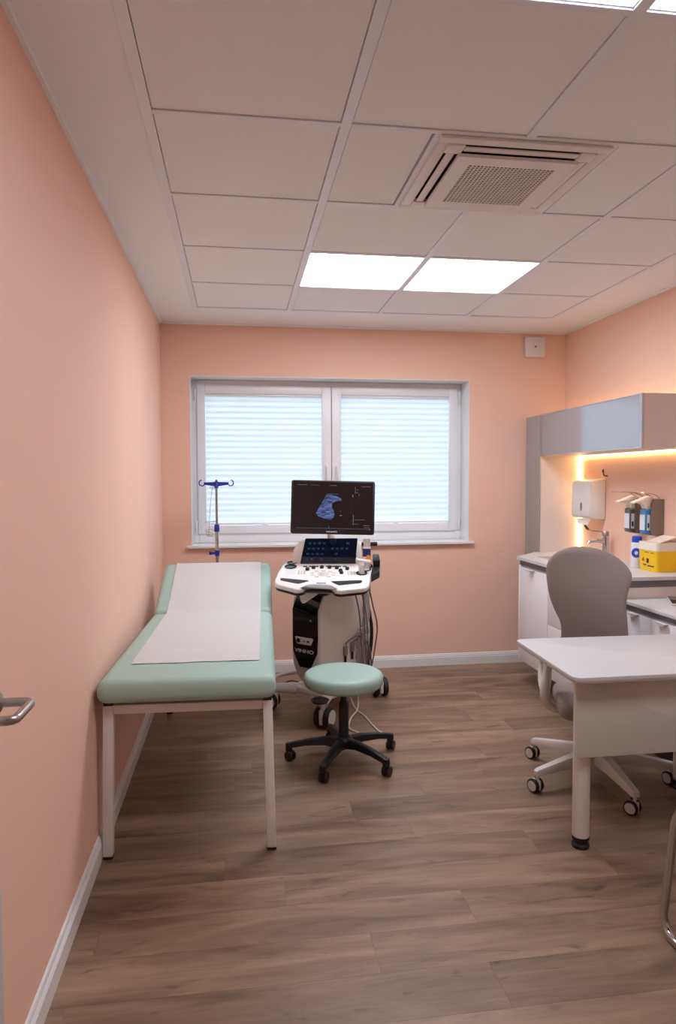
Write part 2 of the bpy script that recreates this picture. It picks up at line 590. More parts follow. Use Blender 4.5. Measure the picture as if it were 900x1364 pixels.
# ceiling: plaster border, tee rails, tiles
CX = [-0.268 + 0.625 * i for i in range(5)]          # c0..c4
Y0R = 1.622
RY = [Y0R + 0.625 * i for i in range(-4, 5)] + [Y0R + 2.5 + 0.579]  # last row is cut
b = MB()
b.span((XL - 0.1, YF - 0.1, H + 0.05), (XR + 0.1, YB + 0.2, H + 0.12))
b.span((XL, YF, H), (CX[0], YB, H + 0.05)); b.span((CX[4], YF, H), (XR, YB, H + 0.05))
b.span((CX[0], RY[-1], H), (CX[4], YB, H + 0.05)); b.span((CX[0], YF, H), (CX[4], RY[0], H + 0.05))
ceiling = struct(b.build('ceiling', M['ceil'], smooth=False), 'white suspended tile ceiling with a plain plaster border', 'ceiling')
b = MB()
for (lo, hi) in (((XL, YF, H - 0.012), (XL + 0.014, YB, H)), ((XR - 0.014, YF, H - 0.012), (XR, YB, H)), ((XL, YB - 0.014, H - 0.012), (XR, YB, H))):
    b.span(lo, hi)
struct(b.build('trim_1', M['ceil'], smooth=False), 'narrow white edge strip where ceiling meets the walls', 'trim')
TW = 0.012
TWX = 0.017


def tee(lo, hi):
    t = MB(); t.span((lo[0], lo[1], H - 0.005), (hi[0], hi[1], H + 0.02), bevel=0.001, seg=1)
    t.build('tee_rail', M['tee'], ceiling, smooth=False)


AC0, AC1 = CX[1] + 0.3125, CX[2] + 0.3125
AY0, AY1 = RY[5], RY[6]
for i, x in enumerate(CX):
    if i == 2:
        tee((x - TWX, RY[0], 0), (x + TWX, AY0 + TW, 0)); tee((x - TWX, AY1 - TW, 0), (x + TWX, RY[-1], 0))
    else:
        tee((x - TWX, RY[0], 0), (x + TWX, RY[-1], 0))
for x in (AC0, AC1):
    tee((x - TW, AY0 + TW, 0), (x + TW, AY1 - TW, 0))
for yv in RY:
    for xa, xb in zip(CX, CX[1:]):
        tee((xa + TWX, yv - TW, 0), (xb - TWX, yv + TW, 0))
tile_cache = {}


def tile(x0, x1, y0, y1):
    g = 0.0145
    key = (round(x1 - x0, 3), round(y1 - y0, 3))
    if key not in tile_cache:
        t = MB(); t.box((0, 0, 0.008), (key[0] - 2 * g - 0.010, key[1] - 2 * g, 0.016))
        o = t.build('ceiling_tile', M['tile'], ceiling, smooth=False)
        tile_cache[key] = o
    else:
        o = tile_cache[key].copy(); COL.objects.link(o)
    o.location = ((x0 + x1) / 2, (y0 + y1) / 2, H)


light_cells = {(1, 7): 'square ceiling light panel above the examination side, nearer the window, left of its pair',
               (2, 7): 'square ceiling light panel near the window, right of its pair',
               (1, 3): 'square ceiling light panel at the top edge of the photo, left of the two',
               (2, 3): 'square ceiling light panel cut off in the top right corner of the photo'}
for r in range(len(RY) - 1):
    for c in range(4):
        x0, x1, y0, y1 = CX[c], CX[c + 1], RY[r], RY[r + 1]
        if r == 5 and c == 1:
            x1 = AC0
        if r == 5 and c == 2:
            x0 = AC1
        if (c, r) in light_cells:
            t = thing('ceiling_light_panel', light_cells[(c, r)], 'ceiling light', ((x0 + x1) / 2, (y0 + y1) / 2, H), 0, 'ceiling light panels')
            hx, hy = (x1 - x0) / 2 - 0.0175, (y1 - y0) / 2 - 0.013
            f = MB()
            for lo, hi in (((-hx, -hy, 0), (hx, -hy + 0.004, 0.02)), ((-hx, hy - 0.004, 0), (hx, hy, 0.02)), ((-hx, -hy + 0.004, 0), (-hx + 0.004, hy - 0.004, 0.02)), ((hx - 0.004, -hy + 0.004, 0), (hx, hy - 0.004, 0.02))):
                f.span(lo, hi)
            f.build('light_frame', M['tee'], t, smooth=False)
            f = MB(); f.span((-hx + 0.004, -hy + 0.004, 0.003), (hx - 0.004, hy - 0.004, 0.010))
            f.build('diffuser', M['panel_light'] if r == 7 else M['panel_near'], t, smooth=False)
        else:
            tile(x0, x1, y0, y1)

# ------------------------------------------------------------------ window
WY = YB + 0.19
win = bpy.data.objects.new('window_1', None); COL.objects.link(win); win.location = (0, 0, 0)
struct(win, 'wide white two-sash window with closed pleated blinds', 'window')


def ring(b, x0, x1, z0, z1, wl, wr, wb, wt, y0, y1, bev=0.004):
    b.span((x0, y0, z0), (x0 + wl, y1, z1), bev); b.span((x1 - wr, y0, z0), (x1, y1, z1), bev)
    b.span((x0 + wl, y0, z0), (x1 - wr, y1, z0 + wb), bev); b.span((x0 + wl, y0, z1 - wt), (x1 - wr, y1, z1), bev)


FZ0, FZ1 = 0.9725, 2.2155
b = MB(); ring(b, WX0 + 0.003, WX1 - 0.003, FZ0, FZ1, 0.045, 0.045, 0.085, 0.045, WY, WY + 0.06); b.span((0.70, WY + 0.041, 1.06), (0.756, WY + 0.058, 2.168))
b.build('window_frame', M['pvc'], win)
sx = [(-0.300, 0.726), (0.730, 1.748)]
bx = [(-0.236, 0.650), (0.806, 1.676)]
SZ0, SZ1 = 1.045, 2.182
BZ0, BZ1 = 1.108, 2.111
for (x0, x1), (g0, g1) in zip(sx, bx):
    s = MB(); ring(s, x0, x1, SZ0, SZ1, g0 - x0 - 0.002, x1 - g1 - 0.002, 0.062, 0.07, WY - 0.018, WY + 0.04, 0.005)
    so = s.build('sash', M['pvc'], win)
    p = MB(); p.span((g0 - 0.01, WY + 0.026, SZ0 + 0.05), (g1 + 0.01, WY + 0.030, SZ1 - 0.06)); p.build('glass_pane', M['pane'], so, smooth=False)
# handles on the meeting stiles
for hx in (0.690, 0.770):
    h = MB(); h.span((hx - 0.013, WY - 0.028, 1.50), (hx + 0.013, WY - 0.018, 1.575), 0.004)
    h.cyl((hx, WY - 0.028, 1.555), (hx, WY - 0.05, 1.555), 0.008)
    h.tube([(hx, WY - 0.05, 1.562), (hx, WY - 0.053, 1.53), (hx, WY - 0.05, 1.47)], [0.008, 0.009, 0.007], 10)
    h.build('window_handle', M['pvc'], win)
for hx, hz in ((-0.312, 2.10), (-0.312, 1.10), (1.760, 2.10), (1.760, 1.10)):
    h = MB(); h.cyl((hx, WY - 0.010, hz - 0.045), (hx, WY - 0.010, hz + 0.045), 0.0085, n=12, bevel=0.002); h.build('hinge', M['pvc'], win)
b = MB(); b.span((WX0 - 0.034, YB - 0.035, 0.952), (WX1 + 0.036, YB - 0.0005, 0.972), 0.004); b.span((WX0 + 0.005, YB - 0.01, 0.956), (WX1 - 0.005, WY + 0.04, 0.972))
b.build('window_sill', M['pvc'], win)
# pleated blinds
for k, (g0, g1) in enumerate(bx):
    t = thing('pleated_blind', ['white pleated blind in the left window sash, behind the drip stand', 'white pleated blind in the right window sash, behind the monitor'][k], 'blind', ((g0 + g1) / 2, WY, BZ1), 0, 'pleated window blinds')
    hw = (g1 - g0) / 2 + 0.0012
    n = 22
    rows = []
    zt, zb = -0.016, BZ0 - BZ1 + 0.016
    for i in range(2 * n + 1):
        z = zt + (zb - zt) * i / (2 * n)
        yy = 0.010 if i % 2 else -0.004
        rows.append([(-hw, yy, z), (0, yy, z), (hw, yy, z)])
    f = MB(); f.grid(rows); f.build('pleated_fabric', M['blind'], t, sharp=5)
    f = MB(); f.span((-hw, -0.008, -0.016), (hw, 0.014, 0.0), 0.002); f.build('top_rail', M['pvc'], t)
    f = MB(); f.span((-hw, -0.010, zb - 0.014), (hw, 0.014, zb), 0.002)
    f.span((-0.022, -0.018, zb - 0.020), (0.022, -0.010, zb - 0.008), 0.002); f.build('bottom_rail', M['pvc'], t)

# ------------------------------------------------------------------ detector box on back wall
t = thing('speaker_box', 'small square white box with a dark centre dot, high on the back wall', 'wall box', (2.305, YB, 2.482))
b = MB(); b.span((-0.083, -0.035, -0.078), (0.083, -0.001, 0.078), 0.006); b.build('housing', M['towel'], t)
b = MB(); b.cyl((0, -0.035, 0.002), (0, -0.038, 0.002), 0.009); b.build('centre_dot', M['satin'], t)

# ------------------------------------------------------------------ ceiling cassette air conditioner
t = thing('air_conditioner', 'white square ceiling cassette air conditioner with perforated intake grille', 'air conditioner', ((AC0 + AC1) / 2, (AY0 + AY1) / 2, H))
b = MB()
S = 0.305
W_ = 0.040
ring_ = [(-S, -S, S, -S + W_), (-S, S - W_, S, S), (-S, -S + W_, -S + W_, S - W_), (S - W_, -S + W_, S, S - W_)]
for x0, y0, x1, y1 in ring_:
    b.span((x0, y0, -0.016), (x1, y1, -0.0052), 0.003)
for sx_ in (-1, 1):
    for sy_ in (-1, 1):
        b.box((sx_ * 0.238, sy_ * 0.238, -0.014), (0.06, 0.06, 0.016), 0.003)
b.build('fascia_frame', M['acgrille'], t)
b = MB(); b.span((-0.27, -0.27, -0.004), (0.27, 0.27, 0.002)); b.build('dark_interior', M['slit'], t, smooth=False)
for k in range(4):
    a = k * math.pi / 2
    mx = Matrix.Rotation(a, 4, 'Z')
    b = MB(); b.box((0, -0.243, -0.018), (0.41, 0.028, 0.006), 0.002, mx=mx); b.build('louvre', M['acgrille'], t)
# centre panel with grille
b = MB()
g = 0.160
for x0, y0, x1, y1 in ((-0.218, -0.218, 0.218, -g), (-0.218, g, 0.218, 0.218), (-0.218, -g, -g, g), (g, -g, 0.218, g)):
    b.span((x0, y0, -0.034), (x1, y1, -0.022))
b.build('centre_panel', M['acgrille'], t, smooth=False)
b = MB(); b.span((-g, -g, -0.0275), (g, g, -0.0255)); b.build('filter_screen', M['dark'], t, smooth=False)
b = MB()
n = 22
for i in range(1, n):
    p = -g + 2 * g * i / n
    b.span((p - 0.0024, -g, -0.0338), (p + 0.0024, g, -0.0315)); b.span((-g, p - 0.0024, -0.0335), (g, p + 0.0024, -0.0312))
go = b.build('intake_grille', M['acgrille'], t, smooth=False)
go['kind'] = 'stuff'

# ------------------------------------------------------------------ open door at the left edge
d1 = bpy.data.objects.new('door_1', None); COL.objects.link(d1); d1.location = (-0.47, 0.45, 0)
struct(d1, 'grey-white door standing open against the left wall, only its edge and lever handle in view', 'door')
b = MB(); b.span((-0.02, 0.0, 0.008), (0.02, 0.895, 2.01), 0.002); b.build('door_leaf', M['doorleaf'], d1)
b = MB()
hy0, hz_ = 0.895 - 0.045, 1.041
b.tube(bend([(0.02, hy0 + 0.07 - 0.02, hz_), (0.083, hy0 + 0.07 - 0.02, hz_), (0.083, hy0 - 0.055, hz_), (0.03, hy0 - 0.055, hz_)], 0.018), 0.0085, 14)
hd = b.build('door_handle', M['steel'], d1)
b = MB(); b.cyl((0.02, hy0 + 0.05, hz_), (0.027, hy0 + 0.05, hz_), 0.018, n=28, bevel=0.002); b.build('rose', M['steel'], hd)
b = MB()
for yy in (-0.53, 0.45):
    b.span((XL - 0.16, yy - 0.0, 0), (XL + 0.012, yy + 0.05 if yy < 0 else yy + 0.0, 2.03)) if yy < 0 else None
b.span((XL - 0.16, -0.5, 1.99), (XL + 0.012, 0.449, 2.03))
struct(b.build('trim_2', M['trim'], smooth=False), 'white door lining around the open doorway beside the camera', 'trim')

# ------------------------------------------------------------------ examination couch
bed = thing('examination_couch', 'mint green examination couch on a white steel frame along the left wall', 'couch', (-0.195, 2.685, 0), R(-2.2))
HY = 1.262
b = MB(); b.span((-0.335, -0.075, 0.618), (0.335, HY - 0.004, 0.708), 0.036, 5); b.build('mattress', M['mint'], bed, sharp=80)
HA = R(23.5)
hm = Matrix.Translation((0, HY, 0.70)) @ Matrix.Rotation(HA, 4, 'X')
b = MB(); b.span((-0.335, 0.0, -0.078), (0.335, 0.565, 0.006), 0.036, 5, mx=hm); b.build('headrest', M['mint'], bed, sharp=80)
for s in (-1, 1):
    b = MB(); b.tube([(s * 0.314, 0.0, 0.012), (s * 0.302, 0.0, 0.600)], 0.0001, 4)
    b = MB()
    mxl = Matrix(((1, 0, -s * 0.02, s * 0.314), (0, 1, 0, 0), (0, 0, 1, 0), (0, 0, 0, 1)))
    b.box((0, 0, 0.305), (0.037, 0.037, 0.588), 0.003, mx=mxl)
    lg = b.build('leg', M['frame'], bed)
    f = MB(); f.box((s * 0.314, 0, 0.0055), (0.036, 0.036, 0.011), 0.002); f.build('foot_cap', M['black'], lg)
    f = MB(); f.box((s * 0.302, 0, 0.606), (0.034, 0.034, 0.016), 0.002); f.build('top_cap', M['black'], lg)
    b = MB(); b.box((s * 0.302, 1.66, 0.305), (0.037, 0.037, 0.588), 0.003); lg = b.build('leg', M['frame'], bed)
    f = MB(); f.box((s * 0.302, 1.66, 0.0055), (0.036, 0.036, 0.011), 0.002); f.build('foot_cap', M['black'], lg)
    b = MB(); b.span((s * 0.302 - 0.015, 0.019, 0.565), (s * 0.302 + 0.015, 1.641, 0.599), 0.002); b.build('side_rail', M['frame'], bed)
    b = MB(); b.tube([(s * 0.27, 1.30, 0.61), (s * 0.27, 1.62, 0.74)], 0.011, 10); b.build('headrest_strut', M['black'], bed)
for yy in (0.0, 1.66):
    b = MB(); b.span((-0.284, yy - 0.015, 0.565), (0.284, yy + 0.015, 0.599), 0.002); b.build('cross_rail', M['frame'], bed)
b = MB(); b.span((-0.26, 0.02, 0.600), (0.26, 1.24, 0.619)); b.build('mattress_board', M['black'], bed, smooth=False)
# paper sheet
rows = []
prof = []
for i in range(13):
    prof.append((0.165 + (HY - 0.02 - 0.165) * i / 12, 0.7105))
for q in (0.03, 0.15, 0.3, 0.45, 0.535):
    v = hm @ Vector((0, q, 0.0095)); prof.append((v.y, v.z))
for q, zz in ((0.556, 0.0055), (0.567, -0.01), (0.5685, -0.04)):
    v = hm @ Vector((0, q, zz)); prof.append((v.y, v.z))
random.seed(3)
for i, (py, pz) in enumerate(prof):
    xl = -0.247 - 0.012 * min(1, max(0, (py - 0.165) / 1.6)); xr = 0.270
    rows.append([(xl + (xr - xl) * j / 10, py + (random.uniform(-0.004, 0.004) if i == 0 else 0), pz + random.uniform(0, 0.0018)) for j in range(11)])
b = MB(); b.grid(rows)
bmesh.ops.solidify(b.bm, geom=list(b.bm.faces), thickness=0.0006)
mxb = Matrix.Translation((-0.195, 2.685, 0)) @ Matrix.Rotation(R(-2.2), 4, 'Z')
ps = b.build('paper_sheet', M['paper'], None, sharp=60)
ps.matrix_world = mxb
tag(ps, 'white crepe paper sheet spread over the mint couch', 'paper sheet')

# ------------------------------------------------------------------ drip stand
iv = thing('drip_stand', 'chrome drip stand with blue hook bar standing behind the couch', 'drip stand', (-0.147, 4.87, 0))
b = MB(); b.cyl((0, 0, 0.08), (0, 0, 1.12), 0.0125, n=16); b.build('lower_pole', M['chrome'], iv)
b = MB(); b.cyl((0, 0, 1.10), (0, 0, 1.425), 0.0085, n=16); b.build('upper_pole', M['steel'], iv)
b = MB(); b.lathe([(0.0, 0), (0.018, 0), (0.0185, 0.03), (0.0165, 0.034), (0.0165, 0.05), (0.0, 0.05)], 20, (0, 0, 1.095)); b.build('clamp_collar', M['blue'], iv)
b = MB(); b.box((-0.022, 0, 0.945), (0.05, 0.018, 0.016), 0.005); b.cyl((0, 0, 0.925), (0, 0, 0.965), 0.016); b.cyl((-0.045, 0, 0.935), (-0.045, 0, 0.955), 0.011); b.build('clamp_knob', M['blue'], iv)
b = MB()
for s in (-1, 1):
    b.prism([(0, -0.02), (s * 0.085, -0.007), (s * 0.085, 0.010), (0, 0.012)], -0.006, 0.006, mx=frame_mx((0, 0, 1.430), (1, 0, 0), (0, 0, 1)))
    b.box((0, s * 0.04, 1.428), (0.012, 0.07, 0.014), 0.003)
b.cyl((0, 0, 1.400), (0, 0, 1.445), 0.014)
b.build('hook_bar', M['blue'], iv)
for a in range(4):
    mx = Matrix.Translation((0, 0, 1.430)) @ Matrix.Rotation(a * math.pi / 2, 4, 'Z')
    sc = 1.0
    pts = [(0.075, 0, 0.0)] + [(0.098 - 0.020 * math.cos(t) * 1.0, 0, 0.005 - 0.020 * math.sin(t) - 0.0) for t in [0.4 + i * 0.42 for i in range(11)]]
    b = MB(); b.tube(pts, 0.004, 8, mx=mx); b.build('hook', M['blue'], iv)
b = MB()
b.tube(smooth_pts([(-0.02, -0.01, 1.42), (-0.03, -0.015, 1.38), (-0.045, -0.015, 1.25), (-0.055, -0.015, 1.06)]), 0.0018, 6)
for zz, rr, ox in ((1.40, 0.016, -0.03), (1.165, 0.036, -0.045), (1.105, 0.030, -0.05), (1.085, 0.026, -0.05), (1.07, 0.022, -0.05)):
    b.tube([(ox + rr * math.cos(t), -0.015 + rr * math.sin(t), zz + 0.006 * math.sin(t + zz * 40)) for t in [i * math.pi / 10 for i in range(20)]], 0.0016, 6, closed=True)
b.build('wire_bottle_holder', M['steel'], iv)
for k in range(5):
    a = 2 * math.pi * k / 5 + 0.35
    cx, cy = math.cos(a), math.sin(a)
    b = MB(); b.tube([(0, 0, 0.095), (cx * 0.12, cy * 0.12, 0.09), (cx * 0.25, cy * 0.25, 0.065)], [0.016, 0.013, 0.010], 10); b.build('base_arm', M['frame'], iv)
    b = MB(); b.cyl((cx * 0.25 - cy * 0.012, cy * 0.25 + cx * 0.012, 0.026), (cx * 0.25 + cy * 0.012, cy * 0.25 - cx * 0.012, 0.026), 0.0255, n=20, bevel=0.004)
    b.cyl((cx * 0.25, cy * 0.25, 0.04), (cx * 0.25, cy * 0.25, 0.07), 0.006); b.build('caster', M['rubber'], iv)


# ------------------------------------------------------------------ casters
def caster(parent, loc, rz, r, wm, hub, tyre, h=None, twin=True):
    """twin-wheel caster: fork part with wheel sub-parts; loc = floor point below the stem"""
    h = h or r * 2.3
    mx = Matrix.Translation((loc[0], loc[1], 0)) @ Matrix.Rotation(rz, 4, 'Z')
    off = r * 0.35
    b = MB()
    b.cyl((0, 0, r * 1.2), (0, 0, h), r * 0.26, n=12, mx=mx)
    b.box((0, off * 0.5, r * 1.15), (r * 0.42, r * 1.5, r * 1.5), r * 0.18, mx=mx)
    f = b.build('caster', wm, parent)
    for s in (-1, 1):
        b = MB(); b.cyl((s * r * 0.22, off, r), (s * r * 0.78, off, r), r, n=24, bevel=r * 0.16, mx=mx)
        wo = b.build('wheel', tyre, f)
        b = MB(); b.cyl((s * r * 0.74, off, r), (s * r * 0.82, off, r), r * 0.74, n=24, mx=mx)
        ho = b.build('hub_cap', hub, f)
    return f


# ------------------------------------------------------------------ round stool
st = thing('round_stool', 'round mint green swivel stool with black five-star base in front of the cart', 'stool', (0.53, 3.47, 0))
b = MB(); b.lathe([(0, 0.394), (0.185, 0.394), (0.196, 0.400), (0.2035, 0.414), (0.2045, 0.436), (0.199, 0.455), (0.186, 0.465), (0.14, 0.470), (0, 0.471)], 56)
b.build('seat', M['mint'], st, sharp=50)
b = MB(); b.lathe([(0, 0.377), (0.10, 0.377), (0.105, 0.394), (0, 0.395)], 32); b.build('seat_plate', M['black'], st)
b = MB(); b.cyl((0, 0, 0.27), (0, 0, 0.38), 0.016); b.build('gas_piston', M['gblack'], st)
b = MB(); b.lathe([(0, 0.10), (0.030, 0.10), (0.030, 0.13), (0.0265, 0.14), (0.0265, 0.305), (0.022, 0.312), (0, 0.312)], 24); b.build('column_sleeve', M['black'], st)
b = MB(); b.lathe([(0, 0.075), (0.045, 0.075), (0.05, 0.115), (0.038, 0.128), (0, 0.13)], 28); b.build('base_hub', M['black'], st)
for k, a in enumerate((170, 241, 308, 20, 97)):
    a = R(a)
    mx = Matrix.Rotation(a, 4, 'Z')
    b = MB()
    rr = 0.29
    secs = [(0.02, 0.100, 0.030, 0.026), (0.10, 0.108, 0.024, 0.020), (0.20, 0.098, 0.020, 0.015), (0.27, 0.084, 0.018, 0.014), (0.297, 0.076, 0.018, 0.014)]
    rows_ = []
    for (x, z, hw, hh) in secs:
        rows_.append([(x, -hw, z - hh), (x, -hw * 0.75, z + hh * 0.7), (x, 0, z + hh), (x, hw * 0.75, z + hh * 0.7), (x, hw, z - hh), (x, -hw, z - hh)])
    b.grid(rows_, mx=mx)
    b.cyl((0.285, 0, 0.050), (0.285, 0, 0.09), 0.018, n=16, bevel=0.003, mx=mx)
    bmesh.ops.remove_doubles(b.bm, verts=b.bm.verts, dist=1e-5)
    bmesh.ops.holes_fill(b.bm, edges=[e for e in b.bm.edges if e.is_boundary])
    bmesh.ops.recalc_face_normals(b.bm, faces=b.bm.faces)
    b.build('base_arm', M['black'], st, sharp=50)
    caster(st, (0.285 * math.cos(a), 0.285 * math.sin(a)), a + [0.9, 1.6, 0.2, -0.9, 2.0][k], 0.026, M['black'], M['black'], M['black'], 0.06)

# ------------------------------------------------------------------ ultrasound cart
CZ = Vector((0.567, 4.38, 0))
us = thing('ultrasound_machine', 'white and black ultrasound cart with monitor and control console between couch and window', 'ultrasound machine', CZ, R(-45))
usm = Matrix.Translation(CZ) @ Matrix.Rotation(R(-45), 4, 'Z')
inv = usm.inverted()
# body: side profile (depth y, height z) extruded across x
prof = [(-0.262, 0.30), (-0.272, 0.36), (-0.272, 0.66), (-0.255, 0.72), (-0.20, 0.79), (-0.10, 0.845), (0.10, 0.83), (0.20, 0.76), (0.26, 0.62), (0.285, 0.45), (0.27, 0.30), (0.22, 0.16), (-0.14, 0.15), (-0.20, 0.19)]
bx0, bx1 = -0.078, 0.148
b = MB(); b.prism(rounded(prof, 0.03, 3), bx0, bx1, bevel=0.022, seg=4, mx=Matrix(((0, 0, 1, 0), (1, 0, 0, 0), (0, 1, 0, 0), (0, 0, 0, 1))))
b.build('body', M['cartw'], us, sharp=60)
# black front fascia following the front profile (wraps up over the sloping top)
def front_pt(z):
    pr = [(-0.262, 0.30), (-0.272, 0.36), (-0.272, 0.66), (-0.255, 0.72), (-0.20, 0.79), (-0.10, 0.845)]
    for (ya, za), (yb, zb) in zip(pr, pr[1:]):
        if za <= z <= zb:
            return ya + (yb - ya) * (z - za) / (zb - za)
    return pr[-1][0] if z > 0.8 else pr[0][0]
lv = [(0.302, -0.012, 0.072), (0.316, -0.020, 0.082), (0.40, -0.058, 0.130), (0.50, -0.060, 0.134), (0.66, -0.060, 0.134), (0.70, -0.052, 0.138), (0.73, -0.045, 0.144), (0.76, -0.03, 0.144), (0.79, -0.015, 0.144), (0.82, 0.01, 0.144), (0.842, 0.03, 0.144)]
rows_o, rows_i = [], []
for z, xa, xb in lv:
    yy = front_pt(z)
    rows_o.append([(xa + (xb - xa) * j / 4, yy - 0.006, z + (0.005 if z > 0.7 else 0)) for j in range(5)])
b = MB(); b.grid(rows_o); bmesh.ops.recalc_face_normals(b.bm, faces=b.bm.faces)
bmesh.ops.solidify(b.bm, geom=list(b.bm.faces), thickness=0.012)
fas = b.build('front_fascia', M['gblack'], us, sharp=40)
mxf = lambda x, z, dy=0.0: frame_mx((x, front_pt(z) - 0.007 - dy, z), (1, 0, 0), (0, 0, 1))
b = MB(); b.prism(rounded([(-0.072, 0.022), (0.072, 0.022), (0.055, -0.022), (-0.055, -0.022)], 0.008, 3), -0.004, 0.006, 0.002, mx=mxf(0.033, 0.470))
pp = b.build('port_plate', M['cartw'], us)
b = MB(); b.cyl((0, 0, 0.004), (0, 0, 0.008), 0.014, mx=mxf(-0.008, 0.470)); b.build('port', M['black'], pp)
b = MB(); b.cyl((0, 0, 0.004), (0, 0, 0.008), 0.005, mx=mxf(0.038, 0.470)); b.build('port', M['black'], pp)
b = MB(); b.box((0, 0, 0.006), (0.018, 0.010, 0.004), mx=mxf(0.068, 0.470)); b.build('port', M['black'], pp)
text_mesh('VINNO', 'logo_lettering', 0.021, 0.001, M['logo'], us, mxf(0.033, 0.406, 0.0012), 1.55)
b = MB(); b.cyl((0, 0, 0), (0, 0, 0.002), 0.005, mx=mxf(0.085, 0.60)); b.build('power_light', M['logo'], us)
# side trim (black curved rear edge)
b = MB(); b.tube(smooth_pts([(0.135, 0.235, 0.70), (0.14, 0.275, 0.55), (0.14, 0.297, 0.45), (0.14, 0.282, 0.32), (0.135, 0.235, 0.18)]), 0.014, 8); b.build('rear_bumper', M['black'], us)
# chassis and casters
b = MB(); b.prism(rounded([(-0.14, -0.22), (0.19, -0.24), (0.19, 0.27), (-0.14, 0.27)], 0.05, 4), 0.115, 0.155, 0.012); b.build('chassis', M['cartw'], us)
for (wx, wy, rz) in ((0.48, 3.945, R(-35)), (0.935, 4.47, R(5)), (0.205, 4.31, R(70)), (0.655, 4.80, R(-30))):
    l = inv @ Vector((wx, wy, 0))
    caster(us, (l.x, l.y), rz + R(45), 0.062, M['cartw'], M['cartw'], M['rubber'], 0.15)
    ca = Vector((max(-0.1, min(0.15, l.x)), max(-0.2, min(0.23, l.y)), 0.135))
    b = MB(); b.tube([ca, (l.x, l.y, 0.145)], [0.035, 0.028], 12); b.build('caster_arm', M['cartw'], us)
b = MB(); b.tube(bend([inv @ Vector(p) for p in ((0.46, 4.33, 0.15), (0.235, 4.32, 0.15), (0.20, 4.44, 0.155), (0.26, 4.53, 0.16), (0.40, 4.60, 0.16))], 0.04), 0.013, 10); b.build('foot_rail', M['frame'], us)
b = MB(); b.lathe([(0, 0.150), (0.045, 0.150), (0.055, 0.165), (0.035, 0.175), (0, 0.176)], 20, (l.x * 0 + (inv @ Vector((0.465, 3.96, 0))).x, (inv @ Vector((0.465, 3.96, 0))).y, 0.0)); b.build('brake_pedal', M['black'], us)

# console
TH, TI = R(-8), R(13)
cu = Vector((math.cos(TH), math.sin(TH), 0)); cb = Vector((-math.sin(TH), math.cos(TH), 0))
cv = cb * math.cos(TI) + Vector((0, 0, math.sin(TI)))
conw = frame_mx((0.49, 4.02, 0.87), cu, cv)
con = inv @ conw
outl = [(-0.245, 0.30), (-0.272, 0.108), (-0.282, -0.03), (-0.27, -0.075), (-0.145, -0.160), (-0.112, -0.150), (-0.078, -0.092), (0.045, -0.100), (0.075, -0.165), (0.105, -0.178), (0.25, -0.14), (0.272, -0.10), (0.29, 0.067), (0.312, 0.245), (0.27, 0.30)]
b = MB(); b.prism(rounded(outl, 0.03, 4), -0.030, 0.0, 0.009, 3, mx=con); cons = b.build('console', M['white'], us, sharp=50)
ol2 = [(x * 0.985, y * 0.985 + 0.001) for x, y in outl]
b = MB(); b.prism(rounded(ol2, 0.03, 4), -0.046, -0.028, 0.006, 2, mx=con); b.build('console_underside', M['black'], us, sharp=50)
b = MB()
b.prism(rounded([(-0.250, 0.012), (-0.075, -0.032), (-0.138, -0.080), (-0.248, -0.022)], 0.012, 3), -0.002, 0.0025, mx=con)
b.build('grip_slot_shade', M['black'], cons)  # raised black plates stand in for the shade inside open grip slots
b = MB()
b.prism(rounded([(0.048, -0.045), (0.235, -0.028), (0.228, -0.070), (0.096, -0.106)], 0.012, 3), -0.002, 0.0025, mx=con); b.build('grip_slot_shade', M['black'], cons)
b = MB(); b.span((-0.035, -0.075, 0.0), (0.022, -0.066, 0.0015), mx=con); b.build('console_print', M['blue_ink'], cons)
for (kx, ky) in ((-0.094, 0.147), (-0.058, 0.175), (-0.007, 0.182), (0.041, 0.180), (0.085, 0.172), (0.108, 0.122), (0.113, 0.087), (0.149, 0.155)):
    b = MB(); b.cyl((kx, ky, -0.001), (kx, ky, 0.016), 0.0125, 0.0115, 16, bevel=0.002, mx=con); b.build('control_knob', M['black'], cons)
b = MB(); b.lathe([(0.02, 0), (0.034, 0.0), (0.034, 0.003), (0.024, 0.0035), (0.018, 0.010), (0, 0.013)], 24, (0.003, 0.078, 0), mx=con); b.build('trackball', M['greyp'], cons)
b = MB()
for i in range(9):
    a = R(-60 + i * 37)
    b.box((0.003 + 0.068 * math.cos(a), 0.080 + 0.052 * math.sin(a), 0.0015), (0.024, 0.013, 0.004), 0.001, 1, mx=con)
for j in range(3):
    for i in range(3):
        b.box((0.155 + i * 0.018, 0.065 + j * 0.025, 0.0015), (0.013, 0.014, 0.004), 0.001, 1, mx=con); b.box((-0.125 + i * 0.017 - 0.02, 0.085 + j * 0.022, 0.0015), (0.012, 0.012, 0.004), 0.001, 1, mx=con)
kb = b.build('key_pads', M['greyp'], cons); kb['kind'] = 'stuff'
b = MB()
for i in range(8):
    b.box((-0.11 + i * 0.035, 0.205, 0.002), (0.024, 0.010, 0.005), 0.001, 1, mx=con)
b.build('soft_keys', M['black'], cons)['kind'] = 'stuff'
for (kx, ky, kr) in ((-0.198, 0.275, 0.028), (-0.200, 0.205, 0.036)):
    b = MB(); b.lathe([(kr * 0.80, 0.001), (kr, 0.0), (kr * 1.08, 0.004), (kr * 0.9, 0.005), (kr * 0.82, -0.02), (0, -0.02)], 24, (kx, ky, 0), mx=con); b.lathe([(0, 0.001), (kr * 0.9, 0.001)], 24, (kx, ky, 0), mx=con); b.build('cup_holder', M['gblack'], cons)
b = MB(); b.span((-0.225, 0.075, 0), (-0.165, 0.150, 0.001), mx=con); b.build('gel_tray', M['label'], cons)
